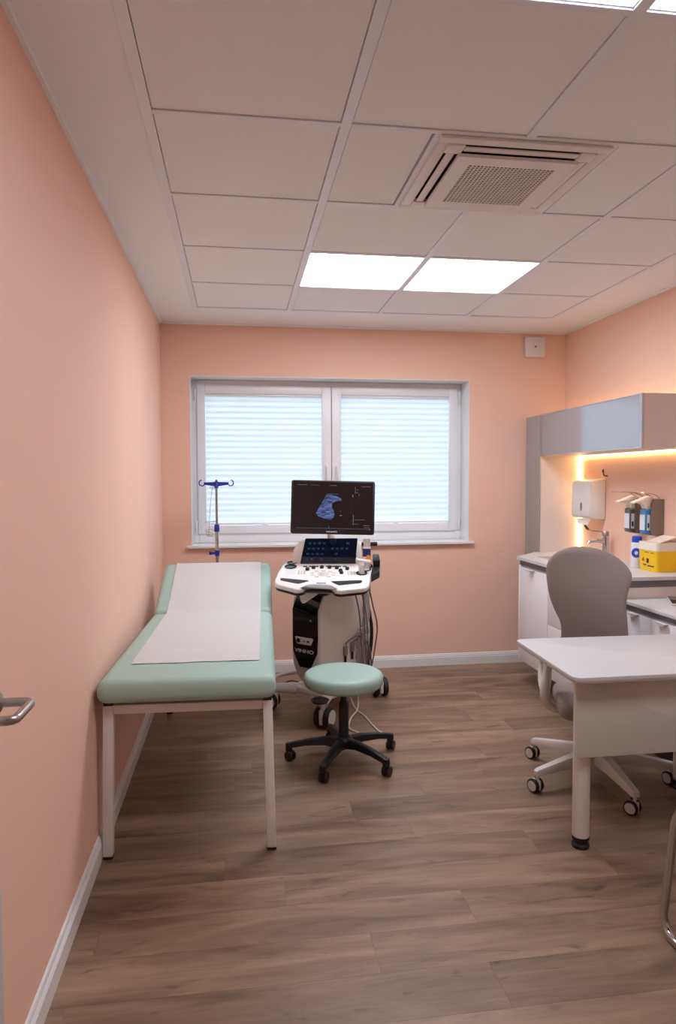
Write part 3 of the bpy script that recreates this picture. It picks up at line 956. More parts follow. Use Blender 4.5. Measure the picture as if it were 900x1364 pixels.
# touch screen block
tp = inv @ frame_mx(Vector((0.49, 4.02, 0.87)) + cv * 0.262 + cu * 0.012, cu, cb * math.cos(R(58)) + Vector((0, 0, math.sin(R(58)))))
b = MB()
b.prism(rounded([(-0.185, -0.02), (0.215, -0.02), (0.235, 0.10), (0.222, 0.175), (-0.165, 0.175), (-0.205, 0.10), (-0.205, 0.0)], 0.03, 4), -0.05, -0.006, 0.01, 3, mx=tp)
tsb = b.build('touch_screen_housing', M['white'], us, sharp=50)
b = MB(); b.prism(rounded([(-0.158, -0.01), (0.190, -0.01), (0.208, 0.178), (-0.126, 0.178)], 0.006, 3), -0.008, 0.002, 0.001, 1, mx=tp); b.build('touch_screen', M['touch'], us)
b = MB()
random.seed(11)
for r in range(4):
    for c in range(9):
        if random.random() < (0.85 if c < 4 else 0.35):
            b.box((-0.115 + c * 0.030 + r * 0.006, 0.030 + r * 0.037, 0.0025), (0.018, 0.014, 0.0006), mx=tp)
b.build('touch_icons', M['icon'], us, smooth=False)['kind'] = 'stuff'
# neck from body to console, and monitor arm
nk = inv @ Vector((0.49, 4.10, 0)); fp = Vector((0.06, -0.12, 0))
b = MB(); b.tube([(0.035, -0.04, 0.78), (nk.x, nk.y + 0.02, 0.80)], [0.07, 0.05], 16); b.build('lift_column', M['black'], us)
pb = inv @ Vector((0.425, 4.02, 0.0))
b = MB(); b.prism(rounded([(-0.065, 0.07), (0.065, 0.07), (0.062, 0.02), (-0.035, -0.045), (-0.05, -0.03)], 0.01, 3), -0.03, 0.03, 0.006, mx=inv @ frame_mx((0.410, 4.00, 0.775), cu, (0, 0, 1))); b.build('support_bracket', M['white'], us)
mt, mr = R(-9), R(-1.4)
mu = Vector((math.cos(mt), math.sin(mt), 0)); mbk = Vector((-math.sin(mt), math.cos(mt), 0))
mvu = (Vector((0, 0, 1)) * math.cos(R(5)) + mbk * math.sin(R(5)))
mu2 = mu * math.cos(mr) + mvu * math.sin(mr); mv2 = mvu * math.cos(mr) - mu * math.sin(mr)
mon = inv @ frame_mx((0.578, 4.2, 1.2845), mu2, mv2)
HWm, HHm = 0.258, 0.1655
b = MB(); b.prism(rounded(rect(-HWm, -HHm, HWm, HHm), 0.016, 5), -0.035, 0.0, 0.004, 2, mx=mon); mo = b.build('monitor', M['bezel'], us, sharp=50)
b = MB(); b.prism(rect(-HWm + 0.012, -HHm + 0.030, HWm - 0.012, HHm - 0.010), -0.001, 0.0006, mx=mon); b.build('screen', M['lcd'], mo, smooth=False)
def mp(px, py):
    """pixel in the enlarged monitor detail -> monitor plane"""
    return ((px - 438) / 778 * 2 * HWm, (320 - py) / 490 * 2 * HHm)
fan = [mp(*p) for p in ((380, 195), (430, 205), (500, 225), (522, 248), (508, 262), (462, 262), (440, 278), (428, 298), (432, 325), (448, 350), (455, 375), (450, 408), (425, 434), (368, 424), (308, 405), (282, 378), (300, 340), (332, 290), (360, 238))]
b = MB(); b.prism(fan, 0.0006, 0.0012, mx=mon); b.build('scan_image', M['scan'], mo, smooth=False)
b = MB()
def dash(x, y, wd, hg):
    cx, cy = mp(x, y)
    b.box((cx, cy, 0.0009), (wd * 2 * HWm / 778, hg * 2 * HHm / 490, 0.0006), mx=mon)
for args in ((150, 118, 90, 5), (265, 118, 80, 3), (440, 120, 65, 4), (745, 125, 90, 4), (645, 160, 4, 60), (665, 155, 14, 4), (660, 180, 20, 4), (680, 200, 5, 20), (622, 212, 8, 26), (630, 430, 6, 90), (690, 428, 100, 3), (655, 468, 45, 3), (608, 440, 4, 8), (514, 392, 22, 8), (512, 352, 8, 5), (440, 512, 680, 3), (405, 500, 4, 22), (586, 512, 4, 12), (784, 515, 14, 14), (755, 480, 60, 5), (755, 498, 50, 4), (612, 250, 3, 4), (612, 290, 3, 4), (612, 330, 3, 4), (612, 370, 3, 4), (440, 196, 110, 2)):
    dash(*args)
b.build('screen_marks', M['mark'], mo, smooth=False)['kind'] = 'stuff'
text_mesh('VINNO', 'logo_lettering', 0.0095, 0.0006, M['logo'], mo, mon @ Matrix.Translation((-0.004, -HHm + 0.015, 0.0006)), 1.55)
b = MB(); b.tube(bend([inv @ Vector((0.585, 4.235, 1.24)), inv @ Vector((0.60, 4.44, 1.19)), inv @ Vector((0.60, 4.46, 1.05)), inv @ Vector((0.59, 4.44, 0.82))], 0.06), 0.024, 14); b.build('monitor_arm', M['white'], us)
# right side: black rear handle and holder rail
b = MB(); b.tube(bend([inv @ Vector(p) for p in ((0.76, 4.20, 1.055), (0.855, 4.20, 1.055))], 0.02), 0.013, 10); b.build('rear_handle', M['black'], us)
b = MB(); b.prism(rounded([(0.288, 0.02), (0.345, 0.10), (0.36, 0.30), (0.32, 0.31), (0.30, 0.12)], 0.012, 3), -0.035, 0.012, 0.006, mx=con); b.prism(rounded(rect(0.31, 0.17, 0.352, 0.29), 0.01, 3), 0.0, 0.055, 0.008, mx=con); b.build('holder_bracket', M['black'], us)
for (hx, hy) in ((0.235, 0.085), (0.262, 0.15), (0.275, 0.21)):
    b = MB(); b.lathe([(0.026, -0.02), (0.030, 0.0), (0.034, 0.004), (0.030, 0.008), (0.026, 0.004), (0.024, -0.02)], 24, (hx, hy, 0.0), mx=con); b.build('probe_holder', M['black'], us)
# probe resting in a holder
pbw = conw @ Vector((0.235, 0.085, 0.0))
t = thing('ultrasound_probe', 'white ultrasound probe upright in the console holder, beside the gel bottle', 'probe', pbw, R(-8))
b = MB(); b.lathe([(0, -0.05), (0.012, -0.05), (0.017, -0.02), (0.019, 0.02), (0.021, 0.045), (0.026, 0.055), (0, 0.055)], 20); b.build('grip', M['cartw'], t)
b = MB(); b.box((-0.005, 0, 0.075), (0.095, 0.034, 0.024), 0.010, 3, mx=Matrix.Rotation(R(12), 4, 'Y')); b.cyl((0, 0, 0.05), (0, 0, 0.07), 0.026, 0.02, 16); b.build('head', M['greyp'], t)
pbw2 = conw @ Vector((0.272, 0.165, 0.0))
t = thing('ultrasound_probe', 'smaller white ultrasound probe in the rearmost console holder', 'probe', pbw2, R(-8))
b = MB(); b.lathe([(0, -0.05), (0.010, -0.05), (0.014, 0.0), (0.016, 0.03), (0, 0.035)], 16); b.build('grip', M['cartw'], t)
b = MB(); b.box((0, 0, 0.045), (0.04, 0.026, 0.026), 0.008, 3); b.build('head', M['greyp'], t)
# gel bottle
gl = conw @ Vector((0.272, 0.222, -0.004))
t = thing('gel_bottle', 'white gel bottle with navy and orange label on the console', 'bottle', gl, 0)
b = MB(); b.lathe([(0, 0.0), (0.024, 0.0), (0.025, 0.004), (0.025, 0.118), (0.022, 0.126), (0, 0.127)], 24); b.build('bottle_body', M['lid'], t)
b = MB(); b.lathe([(0, 0.127), (0.0235, 0.127), (0.0245, 0.15), (0.0235, 0.168), (0.020, 0.172), (0, 0.173)], 24); b.build('cap', M['white'], t)
b = MB(); b.lathe([(0.0251, 0.062), (0.0256, 0.062), (0.0256, 0.112), (0.0251, 0.112)], 24); b.build('navy_band', M['navy'], t)
b = MB(); b.prism([(0.024 * math.cos(a) * 0.72, 0.05 + 0.024 * math.sin(a)) for a in [i * math.pi / 8 for i in range(16)]], 0.0240, 0.0262, mx=frame_mx((0.006, 0, 0), (1, 0, 0), (0, 0, 1))); b.build('orange_patch', M['orange'], t)
# cables and connectors on the right flank
side = lambda y, z, x=0.158: (x, y, z)
for k, (yy, zz) in enumerate(((-0.02, 0.375), (0.055, 0.385))):
    b = MB(); b.box(side(yy, zz, 0.155), (0.018, 0.034, 0.062), 0.005); c_ = b.build('probe_connector', M['satin'], us)
    f = MB(); f.box(side(yy, zz - 0.05, 0.156), (0.012, 0.014, 0.06), 0.003); f.build('connector_latch', M['black'], c_)
cabs = [
    [(0.185, 0.02, 0.80), (0.205, 0.06, 0.62), (0.195, 0.10, 0.42), (0.19, 0.13, 0.27), (0.185, 0.17, 0.24), (0.18, 0.19, 0.33), (0.17, 0.13, 0.43), (0.16, 0.06, 0.42)],
    [(0.19, 0.08, 0.81), (0.21, 0.13, 0.60), (0.20, 0.17, 0.40), (0.19, 0.20, 0.25), (0.185, 0.23, 0.24), (0.18, 0.21, 0.36), (0.17, 0.12, 0.45), (0.16, 0.00, 0.43), (0.16, -0.02, 0.41)],
]
for c in cabs:
    b = MB(); b.tube(smooth_pts(c), 0.0045, 6); b.build('probe_cable', M['cable'], us)
wpt = lambda *p: inv @ Vector(p)
for c in ([(0.735, 4.03, 0.84), (0.752, 4.08, 0.60), (0.765, 4.10, 0.40), (0.775, 4.10, 0.20)], [(0.765, 4.04, 0.85), (0.80, 4.06, 0.70), (0.832, 4.08, 0.56), (0.815, 4.09, 0.40), (0.80, 4.10, 0.30), (0.795, 4.10, 0.18), (0.785, 4.10, 0.14), (0.775, 4.10, 0.20)]):
    b = MB(); b.tube(smooth_pts([wpt(*p) for p in c]), 0.0045, 6); b.build('probe_cable', M['cable'], us)
# clear plastic sleeve bunch hanging on the side
b = MB()
random.seed(5)
for k in range(7):
    y0 = 0.10 + k * 0.017
    pts = [(0.162 + random.uniform(0, 0.02), y0 + 0.03, 0.80 - (0.30 if k < 4 else 0)), (0.17, y0 + random.uniform(-0.012, 0.012), 0.52 - (0.08 if k < 4 else 0)), (0.165, y0 + random.uniform(-0.01, 0.01), 0.36), (0.162, y0, 0.21)]
    b.tube(smooth_pts(pts), [0.006 + 0.004 * ((i + k) % 3) for i in range(19)], 7)
b.build('plastic_sleeves', M['vinyl'], us)
# mains cord on the floor
t_ = MB(); t_.tube(smooth_pts([(0.70, 4.42, 0.12), (0.71, 4.36, 0.05), (0.725, 4.25, 0.006), (0.755, 4.10, 0.006), (0.772, 3.95, 0.006), (0.79, 3.84, 0.006), (0.81, 3.78, 0.006), (0.775, 3.75, 0.006), (0.72, 3.77, 0.006), (0.66, 3.84, 0.006), (0.63, 3.92, 0.006), (0.67, 4.08, 0.006), (0.74, 4.25, 0.006), (0.80, 4.60, 0.006), (0.86, 5.10, 0.006)]), 0.0045, 6)
tag(t_.build('mains_cord', M['cablew'], None), 'thin white cord looping across the floor behind the stool', 'cord')
t_ = MB(); t_.tube(smooth_pts([(0.14, 4.60, 0.008), (0.24, 4.68, 0.02), (0.34, 4.72, 0.06), (0.42, 4.70, 0.05), (0.50, 4.72, 0.012), (0.52, 4.95, 0.008), (0.40, 5.12, 0.008)]), 0.005, 6)
tag(t_.build('power_cable', M['black'], None), 'black power cable on the floor between couch and ultrasound cart', 'cable')

# ------------------------------------------------------------------ sink counter, sideboard, cabinets on the right wall
CT = 0.905
FX = 1.98
CY0, CY1 = 3.55, 4.86
# tall corner unit
t = thing('tall_corner_unit', 'tall narrow white corner unit with grey glass side, standing left of the wall cabinet', 'cabinet', (2.245, 4.90, 0))
b = MB(); b.span((0.006, 0.0, 0.0), (XR - 2.245 - 0.017, YB - 4.90 - 0.017, 1.935), 0.001); b.build('body', M['cabw'], t, smooth=False)
b = MB(); b.span((-0.002, 0.008, 0.10), (0.006, YB - 4.90 - 0.018, 1.933)); b.build('glass_door', M['frost'], t, smooth=False)
b = MB(); b.span((-0.004, 0.0, 0.0), (0.006, 0.008, 1.935)); b.build('edge_strip', M['alu'], t, smooth=False)
# wall cabinet
t = thing('wall_cabinet', 'long wall cabinet with grey reflecting glass front above the sink counter', 'wall cabinet', (2.245, 3.59, 1.627))
b = MB(); b.span((0.012, 0.0, 0.0), (XR - 2.245 - 0.001, 1.309, 0.308), 0.001); b.build('body', M['cabw'], t, smooth=False)
b = MB(); b.span((0.0, 0.030, 0.006), (0.010, 1.292, 0.302)); b.build('glass_door', M['frost'], t, smooth=False)
b = MB()
b.span((-0.002, 0.0, 0.0), (0.012, 0.030, 0.308)); b.span((-0.002, 1.292, 0.0), (0.012, 1.309, 0.308)); b.span((-0.002, 0.030, 0.0), (0.012, 1.292, 0.006)); b.span((-0.002, 0.030, 0.302), (0.012, 1.292, 0.308))
b.build('door_frame', M['alu'], t, smooth=False)
# LED strips
t = thing('light_strip', 'vertical warm light strip glowing in the corner beside the towel dispenser', 'light strip', (XR - 0.012, 4.888, CT), 0, 'warm light strips')
b = MB(); b.span((-0.007, -0.004, 0.004), (0.011, 0.011, 0.718)); b.build('diffuser', M['led'], t, smooth=False)
t = thing('light_strip', 'horizontal warm light strip under the wall cabinet along the wall', 'light strip', (XR - 0.012, 3.60, 1.618), 0, 'warm light strips')
b = MB(); b.span((-0.006, 0, 0.0), (0.011, 1.27, 0.008)); b.build('diffuser', M['led'], t, smooth=False)
t = thing('light_strip', 'hidden warm light strip on top of the wall cabinet washing the corner wall', 'light strip', (XR - 0.06, 3.60, 1.936), 0, 'warm light strips')
b = MB(); b.span((0.0, 0, 0.0), (0.03, 1.5, 0.012)); b.build('diffuser', M['led_top'], t, smooth=False)
# base units
def tab(b, y, z, x, wdt=0.075):
    b.span((x - 0.030, y - wdt / 2, z - 0.004), (x + 0.004, y + wdt / 2, z), 0.001)
    b.span((x - 0.030, y - wdt / 2, z - 0.010), (x - 0.027, y + wdt / 2, z), 0.001)
t = thing('sink_cabinet', 'white base cabinet with one door at the window end of the counter', 'cabinet', (FX, 0, 0))
b = MB(); b.span((0.02, 4.19, 0.165), (0.54, 4.66, 0.845)); b.build('body', M['lam'], t, smooth=False)
b = MB(); b.span((0.0, 4.195, 0.168), (0.019, 4.628, 0.835), 0.0015); dr = b.build('door', M['lam'], t)
f = MB(); tab(f, 4.43, 0.836, 0.0); f.build('handle', M['lam'], dr)
b = MB(); b.span((0.0, 4.631, 0.165), (0.019, 4.66, 0.845), 0.0015); b.build('end_panel', M['lam'], t)
t = thing('drawer_cabinet', 'white base cabinet with drawers behind the office chair', 'cabinet', (FX, 0, 0))
b = MB(); b.span((0.02, CY0 + 0.02, 0.165), (0.54, 4.187, 0.845)); b.build('body', M['lam'], t, smooth=False)
for z0, z1 in ((0.168, 0.512), (0.515, 0.835)):
    b = MB(); b.span((0.0, CY0 + 0.025, z0), (0.019, 4.190, z1), 0.0015); dr = b.build('drawer', M['lam'], t)
    f = MB(); tab(f, 3.87, z1 + 0.001, 0.0); f.build('handle', M['lam'], dr)
b = MB(); b.span((0.0, CY0 + 0.0, 0.165), (XR - FX - 0.02, CY0 + 0.018, 0.845), 0.001); b.build('end_panel', M['cabw'], t)
# recessed channel and worktop with basin cut-out
SXa, SXb, SYa, SYb = 2.085, 2.44, 4.22, 4.60
b = MB()
XE = XR - 0.0015
z0, z1 = CT - 0.020, CT
b.prism([(1.963, CY0 - 0.01), (SXa, CY0 - 0.01), (SXa, 4.775), (1.963, 4.655)], z0, z1)
b.prism([(SXa, 4.775), (SXa, SYb), (SXb, SYb), (SXb, 4.896), (2.20, 4.896)][::-1], z0, z1)
b.prism(rect(SXa, CY0 - 0.01, SXb, SYa), z0, z1)
b.prism(rect(SXb, CY0 - 0.01, XE, 4.896), z0, z1)
wt = b.build('worktop', M['desk'], None, smooth=False)
tag(wt, 'white sink worktop with a chamfered corner along the right wall', 'worktop')
b = MB(); b.span((FX + 0.006, CY0 + 0.004, 0.8455), (2.55, 4.652, 0.8845)); b.build('grip_channel', M['strip'], wt, smooth=False)
t = thing('sink_basin', 'cream inset basin in the worktop behind the office chair', 'sink', ((SXa + SXb) / 2, (SYa + SYb) / 2, CT))
hx, hy = (SXb - SXa) / 2, (SYb - SYa) / 2
b = MB()
b.span((-hx, -hy, -0.018), (-hx + 0.008, hy, 0.003)); b.span((hx - 0.008, -hy, -0.018), (hx, hy, 0.003)); b.span((-hx + 0.008, -hy, -0.018), (hx - 0.008, -hy + 0.008, 0.003)); b.span((-hx + 0.008, hy - 0.008, -0.018), (hx - 0.008, hy, 0.003))
b.span((-hx + 0.002, -hy + 0.002, -0.0195), (hx - 0.002, hy - 0.002, -0.016))
b.build('bowl', M['basin'], t, smooth=False)
b = MB(); b.cyl((0, 0, -0.016), (0, 0, -0.013), 0.025); b.build('drain', M['chrome'], t)
# tap
t = thing('mixer_tap', 'chrome mixer tap with long clinic lever behind the basin', 'tap', (2.505, 4.42, CT))
b = MB(); b.lathe([(0, 0), (0.028, 0), (0.028, 0.008), (0.023, 0.014), (0.023, 0.150), (0.020, 0.154), (0, 0.154)], 24); b.build('body', M['chrome'], t)
b = MB(); b.tube([(0, 0, 0.115), (-0.06, 0.0, 0.125), (-0.115, 0.01, 0.118), (-0.122, 0.01, 0.105)], [0.016, 0.0135, 0.012, 0.011], 14); b.build('spout', M['chrome'], t)
b = MB(); b.lathe([(0, 0.156), (0.023, 0.156), (0.023, 0.182), (0.019, 0.188), (0, 0.188)], 24); b.build('cartridge_cap', M['steel'], t)
b = MB(); b.tube([(-0.01, 0, 0.184), (-0.08, 0.01, 0.190), (-0.118, 0.02, 0.200)], 0.0045, 10); lv_ = b.build('lever', M['chrome'], t)
b = MB(); b.tube([(-0.112, 0.02, 0.197), (-0.125, 0.022, 0.210), (-0.142, 0.026, 0.232)], [0.005, 0.009, 0.006], 10); b.build('lever_tip', M['dgrey'], lv_)
# paper towel dispenser on the wall
t = thing('towel_dispenser', 'white paper towel dispenser with oval window slot on the right wall', 'towel dispenser', (XR, 4.667, 1.310))
pr = [(0, 0.145), (-0.02, 0.145), (-0.085, 0.138), (-0.122, 0.125), (-0.128, -0.10), (-0.118, -0.135), (-0.06, -0.145), (0, -0.145)]
b = MB(); b.prism(rounded(pr, 0.02, 4), -0.133, 0.133, 0.010, 3, mx=frame_mx((-0.001, 0, 0), (1, 0, 0), (0, 0, 1))); b.build('cover', M['towel'], t, sharp=50)
b = MB(); b.lathe([(0, 0), (0.012, 0), (0.012, 0.003), (0, 0.003)], 20, mx=frame_mx((-0.1265, -0.02, -0.055), (0, -1, 0), (0, 0, 1)) @ Matrix.Diagonal((1.1, 2.6, 1, 1))); b.build('level_window', M['satin'], t)
b = MB(); b.grid([[(-0.10 + 0.006 * math.sin(i), -0.09 + 0.045 * i, -0.143) for i in range(5)], [(-0.105 + 0.008 * math.sin(2 * i), -0.08 + 0.04 * i, -0.180 - 0.006 * (i % 2)) for i in range(5)]])
bmesh.ops.solidify(b.bm, geom=list(b.bm.faces), thickness=0.003); b.build('paper_towel', M['paperw'], t)
# small cable hook above
b = MB(); b.tube(bend([(XR - 0.002, 4.52, 1.475), (XR - 0.03, 4.52, 1.477), (XR - 0.034, 4.52, 1.505)], 0.01), 0.004, 8); b.cyl((XR - 0.034, 4.52, 1.50), (XR - 0.034, 4.52, 1.522), 0.008, 0.004, 10)
tag(b.build('cable_stub', M['black'], None), 'tiny black cable stub sticking from the wall above the towel dispenser', 'cable')


# disinfectant dispensers
def dispenser(y, label, liquid):
    t = thing('disinfectant_dispenser', label, 'dispenser', (XR, y, 1.215), 0, 'wall disinfectant dispensers')
    b = MB()
    b.span((-0.004, -0.043, -0.10), (-0.001, 0.043, 0.115), 0.001)
    for s in (-1, 1):
        b.prism(rounded([(-0.004, 0.115), (-0.072, 0.115), (-0.088, 0.06), (-0.090, -0.085), (-0.075, -0.105), (-0.004, -0.105)], 0.008, 3), s * 0.043 - 0.0015, s * 0.043 + 0.0015, mx=frame_mx((0, 0, 0), (1, 0, 0), (0, 0, 1)))
    b.span((-0.078, -0.043, -0.106), (-0.002, 0.043, -0.102))
    b.build('bracket', M['satin'], t, sharp=40)
    b = MB(); b.span((-0.116, -0.036, -0.10), (-0.050, 0.036, 0.055), 0.012, 3); bo = b.build('bottle', liquid, t)
    f = MB(); f.span((-0.108, -0.0375, -0.075), (-0.088, -0.036, 0.02)); f.span((-0.1175, -0.026, -0.075), (-0.116, 0.026, 0.02)); f.build('label', M['label'], bo, smooth=False)
    f = MB(); f.span((-0.106, -0.0380, -0.060), (-0.094, -0.0376, -0.030)); f.build('label_print', M['navy'], bo, smooth=False)
    b = MB(); b.prism(rounded([(-0.066, 0.115), (-0.06, 0.128), (-0.085, 0.135), (-0.185, 0.098), (-0.187, 0.090), (-0.15, 0.092), (-0.118, 0.080), (-0.106, 0.052), (-0.076, 0.050), (-0.078, 0.085)], 0.005, 2), -0.026, 0.026, 0.004, mx=frame_mx((0, 0, 0), (1, 0, 0), (0, 0, 1))); b.build('pump_head', M['lid'], t)
    b = MB()
    for s in (-1, 1):
        b.tube(smooth_pts([(-0.03, s * 0.040, 0.118), (-0.055, s * 0.038, 0.140), (-0.11, s * 0.034, 0.152), (-0.20, s * 0.022, 0.157)]), 0.0025, 6)
    b.tube(smooth_pts([(-0.20, -0.022, 0.157), (-0.225, -0.012, 0.158), (-0.225, 0.012, 0.158), (-0.20, 0.022, 0.157)]), 0.0025, 6)
    b.build('elbow_lever', M['chrome'], t)


dispenser(4.075, 'steel wall dispenser with smoky bottle, the one nearer the towel dispenser', M['dbottle'])
dispenser(3.905, 'steel wall dispenser with blue bottle above the yellow sharps box', M['tblue'])
# bottle with blue cap
t = thing('wipes_bottle', 'white bottle with blue cap and blue round emblem beside the sharps box', 'bottle', (2.435, 3.93, CT))
b = MB(); b.lathe([(0, 0), (0.032, 0), (0.034, 0.004), (0.034, 0.145), (0.029, 0.158), (0, 0.158)], 28); b.build('bottle_body', M['white'], t)
b = MB(); b.lathe([(0, 0.158), (0.029, 0.158), (0.029, 0.190), (0.024, 0.196), (0, 0.197)], 24); b.build('cap', M['blabel'], t)
b = MB(); b.prism([(0.028 * math.cos(a), 0.030 * math.sin(a)) for a in [i * math.pi / 10 for i in range(20)]], 0.0, 0.020, mx=Matrix.Rotation(R(-35), 4, 'Z') @ frame_mx((0, -0.0150, 0.095), (1, 0, 0), (0, 0, 1))); em = b.build('emblem', M['blabel'], t)
b = MB(); b.prism([(0.010 * math.cos(a), 0.012 * math.sin(a)) for a in [i * math.pi / 10 for i in range(20)]], 0.0, 0.0208, mx=Matrix.Rotation(R(-35), 4, 'Z') @ frame_mx((0, -0.0150, 0.095), (1, 0, 0), (0, 0, 1))); b.build('emblem_centre', M['label'], em)
# sharps box
t = thing('sharps_box', 'yellow sharps disposal box with cream lid on the worktop', 'sharps box', (2.412, 3.69, CT))
def frus(b, x0, y0, x1, y1, z0, z1, inset, r, mx=None):
    lo = rounded(rect(x0 + inset, y0 + inset, x1 - inset, y1 - inset), r, 4); hi = rounded(rect(x0, y0, x1, y1), r, 4)
    b.grid([[(x, y, z0) for x, y in lo] + [(lo[0][0], lo[0][1], z0)], [(x, y, z1) for x, y in hi] + [(hi[0][0], hi[0][1], z1)]])
    b.grid([[(x, y, z1) for x, y in hi] + [(hi[0][0], hi[0][1], z1)], [((x0 + x1) / 2, (y0 + y1) / 2, z1)] * (len(hi) + 1)])
    b.grid([[(x, y, z0) for x, y in lo] + [(lo[0][0], lo[0][1], z0)], [((x0 + x1) / 2, (y0 + y1) / 2, z0)] * (len(hi) + 1)])
    bmesh.ops.remove_doubles(b.bm, verts=b.bm.verts, dist=1e-5)
    bmesh.ops.recalc_face_normals(b.bm, faces=b.bm.faces)
b = MB(); frus(b, 0.0, 0.0, 0.148, 0.19, 0.001, 0.125, 0.005, 0.018); b.build('tub', M['yellow'], t, sharp=40)
b = MB(); frus(b, -0.004, -0.004, 0.152, 0.194, 0.125, 0.135, 0.0, 0.018); frus(b, 0.000, 0.000, 0.148, 0.19, 0.135, 0.172, -0.002, 0.018); ld = b.build('lid', M['lid'], t, sharp=40)
b = MB(); b.prism([(0.0, 0), (0.11, 0), (0.11, 0.004), (0.0, 0.004)], 0.02, 0.15, mx=frame_mx((0.03, 0.16, 0.173), (0.9, 0, 0.28), (-0.28, 0, 0.9)) @ Matrix.Identity(4)); b.build('flap', M['lid'], ld)
b = MB()
for (yy, zz, wd, hh) in ((0.045, 0.112, 0.03, 0.008), (0.10, 0.112, 0.05, 0.006), (0.06, 0.032, 0.06, 0.006), (0.12, 0.036, 0.03, 0.006), (0.09, 0.062, 0.02, 0.026)):
    b.box((0.0025, yy, zz), (0.004, wd, hh), mx=None)
b.build('print', M['ink'], t, smooth=False)
b = MB(); b.prism([(-0.012, -0.011), (0.012, -0.011), (0, 0.011)], 0, 0.002, mx=frame_mx((0.0015, 0.135, 0.068), (0, -1, 0), (0, 0, 1))); b.build('hazard_mark', M['red'], t, smooth=False)
# lower sideboard
LT, LX = 0.785, 2.105
t = thing('sideboard', 'low white sideboard with tab handles running below the sink worktop', 'sideboard', (LX, 0, 0))
b = MB(); b.span((0.032, 2.0, 0.10), (XR - LX - 0.018, CY0 - 0.012, 0.735)); b.build('body', M['lam'], t, smooth=False)
b = MB(); b.span((0.022, 2.0, 0.735), (XR - LX - 0.018, CY0 - 0.012, 0.767)); b.build('grip_channel', M['strip'], t, smooth=False)
b = MB(); b.span((0.0, 1.99, 0.767), (XR - LX - 0.0015, CY0 - 0.011, LT), 0.001); b.build('top', M['desk'], t)
b = MB(); b.span((0.06, 2.02, 0.0), (XR - LX - 0.018, CY0 - 0.03, 0.10)); b.build('base', M['plinth'], t, smooth=False)
yy = CY0 - 0.014
for k in range(6):
    w_ = 0.256
    b = MB(); b.span((0.012, yy - w_ + 0.003, 0.102), (0.031, yy, 0.728), 0.0015); dr = b.build('door', M['lam'], t)
    f = MB(); tab(f, yy - w_ / 2 + 0.02, 0.729, 0.012, 0.085); f.build('handle', M['lam'], dr)
    yy -= w_
# tablet
t = thing('tablet', 'dark tablet in a pale case lying on the low sideboard', 'tablet', (2.368, 3.525, LT), R(-28))
b = MB(); b.span((0, -0.24, 0.001), (0.15, 0, 0.011), 0.004); b.build('case', M['greyp'], t)
b = MB(); b.span((0.004, -0.236, 0.011), (0.146, -0.004, 0.0135), 0.001); b.build('screen', M['gblack'], t)

# ------------------------------------------------------------------ doctor's desk
t = thing('desk', 'white desk with rounded corners and a pale front panel, reaching out of frame at right', 'desk', (0, 0, 0))
poly = [(1.232, 2.375), (2.088, 2.375), (2.088, 2.985), (1.262, 3.01)]
b = MB(); b.prism(rounded(poly, [0.045, 0.01, 0.01, 0.045], 6), 0.698, 0.715, 0.002, 2, mx=None); b.build('desk_top', M['desk'], t, sharp=40)
b = MB(); b.prism(rounded([(1.234, 2.377), (2.086, 2.377), (2.086, 2.983), (1.264, 3.008)], [0.045, 0.01, 0.01, 0.045], 6), 0.693, 0.698); b.build('desk_edge', M['edge'], t, sharp=40)
b = MB(); b.prism(rounded(rect(1.270, 0.384, 2.03, 0.690), [0.03, 0.03, 0.004, 0.004], 6), -0.004, 0.004, 0.002, 2, mx=frame_mx((0, 2.44, 0), (1, 0, 0), (0, 0, 1))); b.build('front_panel', M['panelglass'], t, sharp=50)
for (lx, ly) in ((1.330, 2.50), (2.045, 2.50), (2.045, 2.91)):
    b = MB(); b.lathe([(0, 0.045), (0.0315, 0.045), (0.033, 0.050), (0.033, 0.693), (0, 0.693)], 28, (lx, ly, 0)); lg = b.build('leg', M['frame'], t)
    b = MB(); b.lathe([(0, 0.0), (0.031, 0.0), (0.034, 0.006), (0.034, 0.014), (0.029, 0.020), (0.029, 0.028), (0.033, 0.034), (0.033, 0.0455), (0, 0.0455)], 28, (lx, ly, 0)); b.build('levelling_foot', M['rubber'], lg)
for z in (0.66,):
    b = MB(); b.span((1.345, 2.48, z), (1.98, 2.52, z + 0.032)); b.build('front_beam', M['frame'], t, smooth=False)
for k in range(2):
    b = MB(); b.box((1.40 + k * 0.4, 2.452, 0.65), (0.03, 0.016, 0.06)); b.build('panel_bracket', M['steel'], t, smooth=False)

